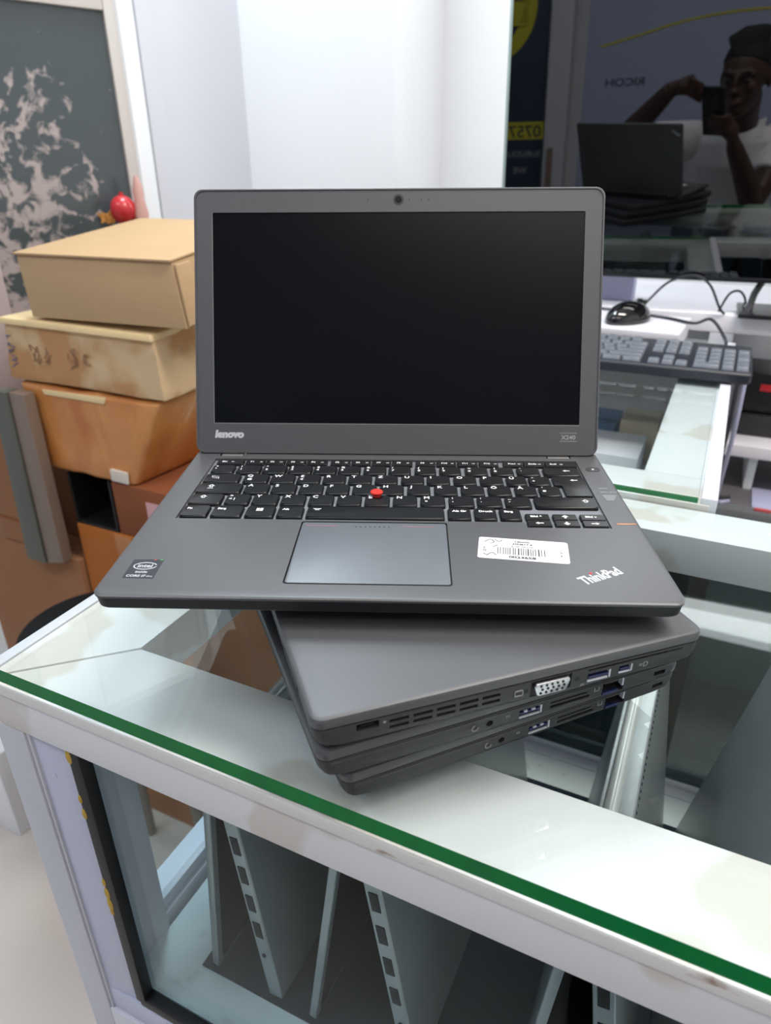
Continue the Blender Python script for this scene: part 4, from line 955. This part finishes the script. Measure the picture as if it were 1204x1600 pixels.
def c3(u, n, z): return O + U * u + N * n + Vector((0, 0, z))
def photographer():
    og = c3(490, -640, -1130)
    def PH(x, y, z): return CAMP + RIGHT * x + UP * y - FWD * z            # phone frame: z counts away from the scene
    t = thing('person', 'person in a white shirt holding up a black phone, seen mirrored in the television', 'person', L(*og), 0)
    def remesh(mb, name, m, vox, parent, it=6):
        me = mb.mesh('raw'); o = bpy.data.objects.new('raw', me); COL.objects.link(o)
        md = o.modifiers.new('r', 'REMESH'); md.mode = 'VOXEL'; md.voxel_size = vox
        ms = o.modifiers.new('s', 'SMOOTH'); ms.iterations = it; ms.factor = 0.5
        dg = bpy.context.evaluated_depsgraph_get(); m2 = bpy.data.meshes.new_from_object(o.evaluated_get(dg))
        bpy.data.objects.remove(o); bpy.data.meshes.remove(me); mb.bm.free()
        r = MB(); r.bm.from_mesh(m2); bpy.data.meshes.remove(m2)
        return r.build(name, m, parent, og, smooth=180)
    hc = c3(462, -442, 236); f2 = (PH(0, -20, 0) - hc); yaw = math.atan2(-f2.x, f2.y)
    HM = T(hc) @ Matrix.Rotation(yaw, 4, 'Z') @ RX(-8)
    b = MB()
    # skull, jaw, face
    b.ball((0, -12, 28), (75, 93, 88), 28, mtx=HM); b.ball((0, 14, -30), (60, 66, 74), 24, mtx=HM); b.ball((0, 44, -82), (34, 34, 28), 20, mtx=HM)
    b.ball((0, 70, 26), (58, 18, 14), 16, mtx=HM)
    b.loft([[(x * w, y, z) for x, y, z in ((-1, 66, zz), (0, yy, zz), (1, 66, zz))] for zz, yy, w in ((22, 82, 7), (-2, 96, 10), (-20, 106, 19), (-30, 88, 17))]) if False else None
    b.ball((0, 88, 0), (9, 13, 26), 14, mtx=HM); b.ball((0, 93, -20), (18, 15, 11), 14, mtx=HM)
    b.ball((0, 76, -50), (25, 14, 8), 14, mtx=HM); b.ball((0, 75, -60), (22, 13, 8), 14, mtx=HM)
    b.ball((-40, 56, -14), (20, 20, 20), 14, mtx=HM); b.ball((40, 56, -14), (20, 20, 20), 14, mtx=HM)
    for s in (-1, 1): b.ball((s * 76, -14, -2), (9, 20, 32), 14, mtx=HM)
    nb = c3(488, -545, 70)
    b.tube([nb, c3(478, -500, 120), HM @ Vector((0, -16, -50))], [64, 56, 58], 20)
    sL, eL, wL = c3(335, -560, 40), c3(98, -395, 70), c3(230, -236, 226)
    sR, eR, wR = c3(648, -556, 38), c3(560, -390, -140), c3(452, -262, 54)
    hipL, hipR = c3(410, -720, -370), c3(575, -720, -370)
    kL, kR = c3(380, -470, -690), c3(610, -470, -690); aL, aR = c3(385, -640, -1050), c3(600, -640, -1050)
    pel = c3(492, -720, -350)
    def ring(c, ax, ay, k=24): return [c + U * (ax * math.cos(2 * PI * i / k)) + N * (ay * math.sin(2 * PI * i / k)) for i in range(k)]
    def torso(e): return [ring(c3(492, -722, -430), 150 + e, 105 + e), ring(c3(492, -715, -330), 165 + e, 112 + e), ring(c3(492, -670, -180), 150 + e, 108 + e), ring(c3(491, -600, -40), 172 + e, 112 + e), ring(c3(490, -562, 40), 160 + e, 88 + e), ring(c3(489, -552, 78), 96 + e, 60 + e)]
    b.loft(torso(0))
    for s, e, w_ in ((sL, eL, wL), (sR, eR, wR)):
        b.tube([s + (nb - s) * .25 - Vector((0, 0, 16)), s, s + (e - s) * .5, e, e + (w_ - e) * .3, w_], [50, 54, 44, 38, 40, 25], 18, smooth=5)
    for h, k, a in ((hipL, kL, aL), (hipR, kR, aR)):
        b.tube([h, (h + k) / 2, k, k + (a - k) * .35, a, a + Vector((0, 0, -50))], [82, 76, 56, 54, 36, 36], 18, smooth=4)
    # left hand on the upper corner of the phone
    def finger(p, r0=9.0, r1=6.8): b.tube(p, [r0 + (r1 - r0) * i / (len(p) - 1) for i in range(len(p))], 12, smooth=4); b.ball(p[-1], (r1,) * 3, 10)
    kn = [PH(-70, 66, 4), PH(-78, 54, -2), PH(-84, 40, -6), PH(-86, 24, -8)]
    for k in kn: b.tube([wL, wL + (k - wL) * .5, k], [23, 15, 10], 12, smooth=4)
    b.ball((kn[0] + kn[3] + wL) / 3, (24, 24, 26), 16)
    for k, (tip, lift) in zip(kn, (((-34, 40, 0), 70), ((-36, 26, -8), 54), ((-38, 10, -8), 36), ((-42, -6, -7), 18))):
        tp = PH(*tip); md_ = PH((tip[0] - 70) / 2 - 2, lift - 4, -18); finger([k, md_, tp])
    finger([wL + (kn[3] - wL) * .45, PH(-78, 22, 26), PH(-50, 16, 20)], 12, 8)
    # right hand holding the lower part
    pr = PH(34, -100, 22)
    kn = [PH(44, -58, 6), PH(47, -78, 4), PH(47, -97, 4), PH(44, -114, 6)]
    for k in kn: b.tube([wR, wR + (k - wR) * .5, k], [24, 16, 10], 12, smooth=4)
    b.ball((kn[0] + kn[3] + wR) / 3, (26, 26, 28), 16)
    for i, k in enumerate(kn):
        y = -58 - 18 * i; ln = (0, -8, -5, 8)[i]
        finger([k, PH(38, y, -9), PH(12, y + 2, -9.5), PH(-8 + ln, y + 4, -7.5)])
    finger([wR + (kn[2] - wR) * .35, PH(30, -90, 26), PH(6, -62, 21)], 12.5, 8.5)
    body = remesh(b, 'body', 'skin', 4.2, t, 8)
    # hair rising to a peak on one side, eyes, mouth
    h = MB(); h.ball((0, -16, 40), (79, 94, 84), 28, mtx=HM)
    h.tube([HM @ Vector((-34, -6, 70)), HM @ Vector((10, -14, 104)), HM @ Vector((52, -22, 140))], [66, 56, 9], 18)
    pn = HM.to_3x3() @ Vector((0, -0.62, 1)).normalized(); pc = HM @ Vector((0, 52, 66))
    r_ = bmesh.ops.bisect_plane(h.bm, geom=h.bm.verts[:] + h.bm.edges[:] + h.bm.faces[:], plane_co=pc, plane_no=pn, clear_inner=True)
    bmesh.ops.holes_fill(h.bm, edges=[e for e in h.bm.edges if e.is_boundary], sides=0)
    remesh(h, 'hair', 'hair', 4.5, t, 3)
    for s in (-1, 1):
        e = MB().ball((s * 31, 70, 8), (13, 10, 8), 14, mtx=HM).build('eye', 'eye_white', body, og)
        MB().ball((s * 31, 78, 8), (5.5, 4, 5.5), 12, mtx=HM).build('iris', 'hair', body, og)
        MB().tube([HM @ Vector((s * 16, 86, 28)), HM @ Vector((s * 32, 84, 33)), HM @ Vector((s * 48, 72, 26))], 4, 8).build('eyebrow', 'hair', body, og)
    MB().tube([HM @ Vector((-23, 80, -55)), HM @ Vector((0, 91, -54)), HM @ Vector((23, 80, -55))], [3, 5, 3], 8).build('lips', 'lip', body, og)
    s = MB().loft(torso(12))
    for sh, e in ((sL, eL), (sR, eR)):
        s.tube([sh + (nb - sh) * .3 - Vector((0, 0, 14)), sh, sh + (e - sh) * .35, sh + (e - sh) * .58], [58, 66, 60, 56], 20, smooth=5)
    s.tube([nb - Vector((0, 0, 24)), nb + Vector((0, 0, 14))], [84, 74], 20, smooth=0)
    shirt = remesh(s, 'shirt', 'shirt', 6, t, 6)
    for q in (-1, 1):
        MB().hexa([c3(490 + q * 12, -474, 46), c3(490 + q * 66, -470, 60), c3(490 + q * 66, -476, 60), c3(490 + q * 12, -480, 46), c3(490 + q * 20, -486, 92), c3(490 + q * 74, -520, 112), c3(490 + q * 74, -526, 112), c3(490 + q * 20, -492, 92)], bev=2).build('collar', 'shirt', shirt, og)
    lg = MB()
    for k in range(3): lg.ball(c3(536 + k * 11, -452, 52 + (k % 2) * 8), (9, 4, 8), 10)
    for k in range(4): lg.box(-2, 2, -2, 2, -3, 3, mtx=T(c3(530 + k * 11, -450, 40)))
    p = MB()
    p.loft([ring(c3(492, -722, -455), 150, 112), ring(c3(492, -716, -330), 180, 128), ring(c3(492, -700, -270), 172, 126)])
    for h_, k, a in ((hipL, kL, aL), (hipR, kR, aR)): p.tube([h_, (h_ + k) / 2, k, k + (a - k) * .4, a], [96, 88, 70, 66, 56], 18, smooth=4)
    remesh(p, 'trousers', 'trouser', 7, t, 6)
    for a in (aL, aR):
        q = MB().ball((0, 0, 0), (48, 128, 46), 20)
        for v in q.bm.verts: v.co.z = max(v.co.z, -34)
        q.bm.transform(T(a + N * 62 + Vector((0, 0, -46))) @ Matrix.Rotation(YAW, 4, 'Z')); q.build('shoe', 'rubber', t, og)
    # the phone in the hands: back towards the scene, its lens right behind the camera
    pm = Matrix(((RIGHT.x, UP.x, -FWD.x, CAMP.x), (RIGHT.y, UP.y, -FWD.y, CAMP.y), (RIGHT.z, UP.z, -FWD.z, CAMP.z), (0, 0, 0, 1)))
    ph = thing('phone', 'black phone held up to take the picture, mirrored in the television', 'phone', L(*(CAMP - FWD * 9)), 0)
    po = CAMP - FWD * 9
    MB().loft([[(x, y, z) for x, y in rrect(-43 + i, 31 - i, -128 + i, 32 - i, 9)] for z, i in ((4.2, .6), (5, 0), (11.6, 0), (12.4, .8))]).bm if False else None
    k = MB().loft([[pm @ Vector((x, y, z)) for x, y in rrect(-43 + i, 31 - i, -128 + i, 32 - i, 9)] for z, i in ((4.2, .8), (5.2, 0), (11.4, 0), (12.2, .8))])
    k.build('body', 'printer', ph, po)
    MB().loft([[pm @ Vector((x, y, z)) for x, y in rrect(-40, 28, -125, 29, 7)] for z in (12.3, 12.5)]).build('screen', 'lens', ph, po)
    MB().loft([[pm @ Vector((x, y, z)) for x, y in rrect(-14, 14, -46, 16, 10)] for z in (3.2, 4.1)]).build('camera_bump', 'lens', ph, po)
photographer()
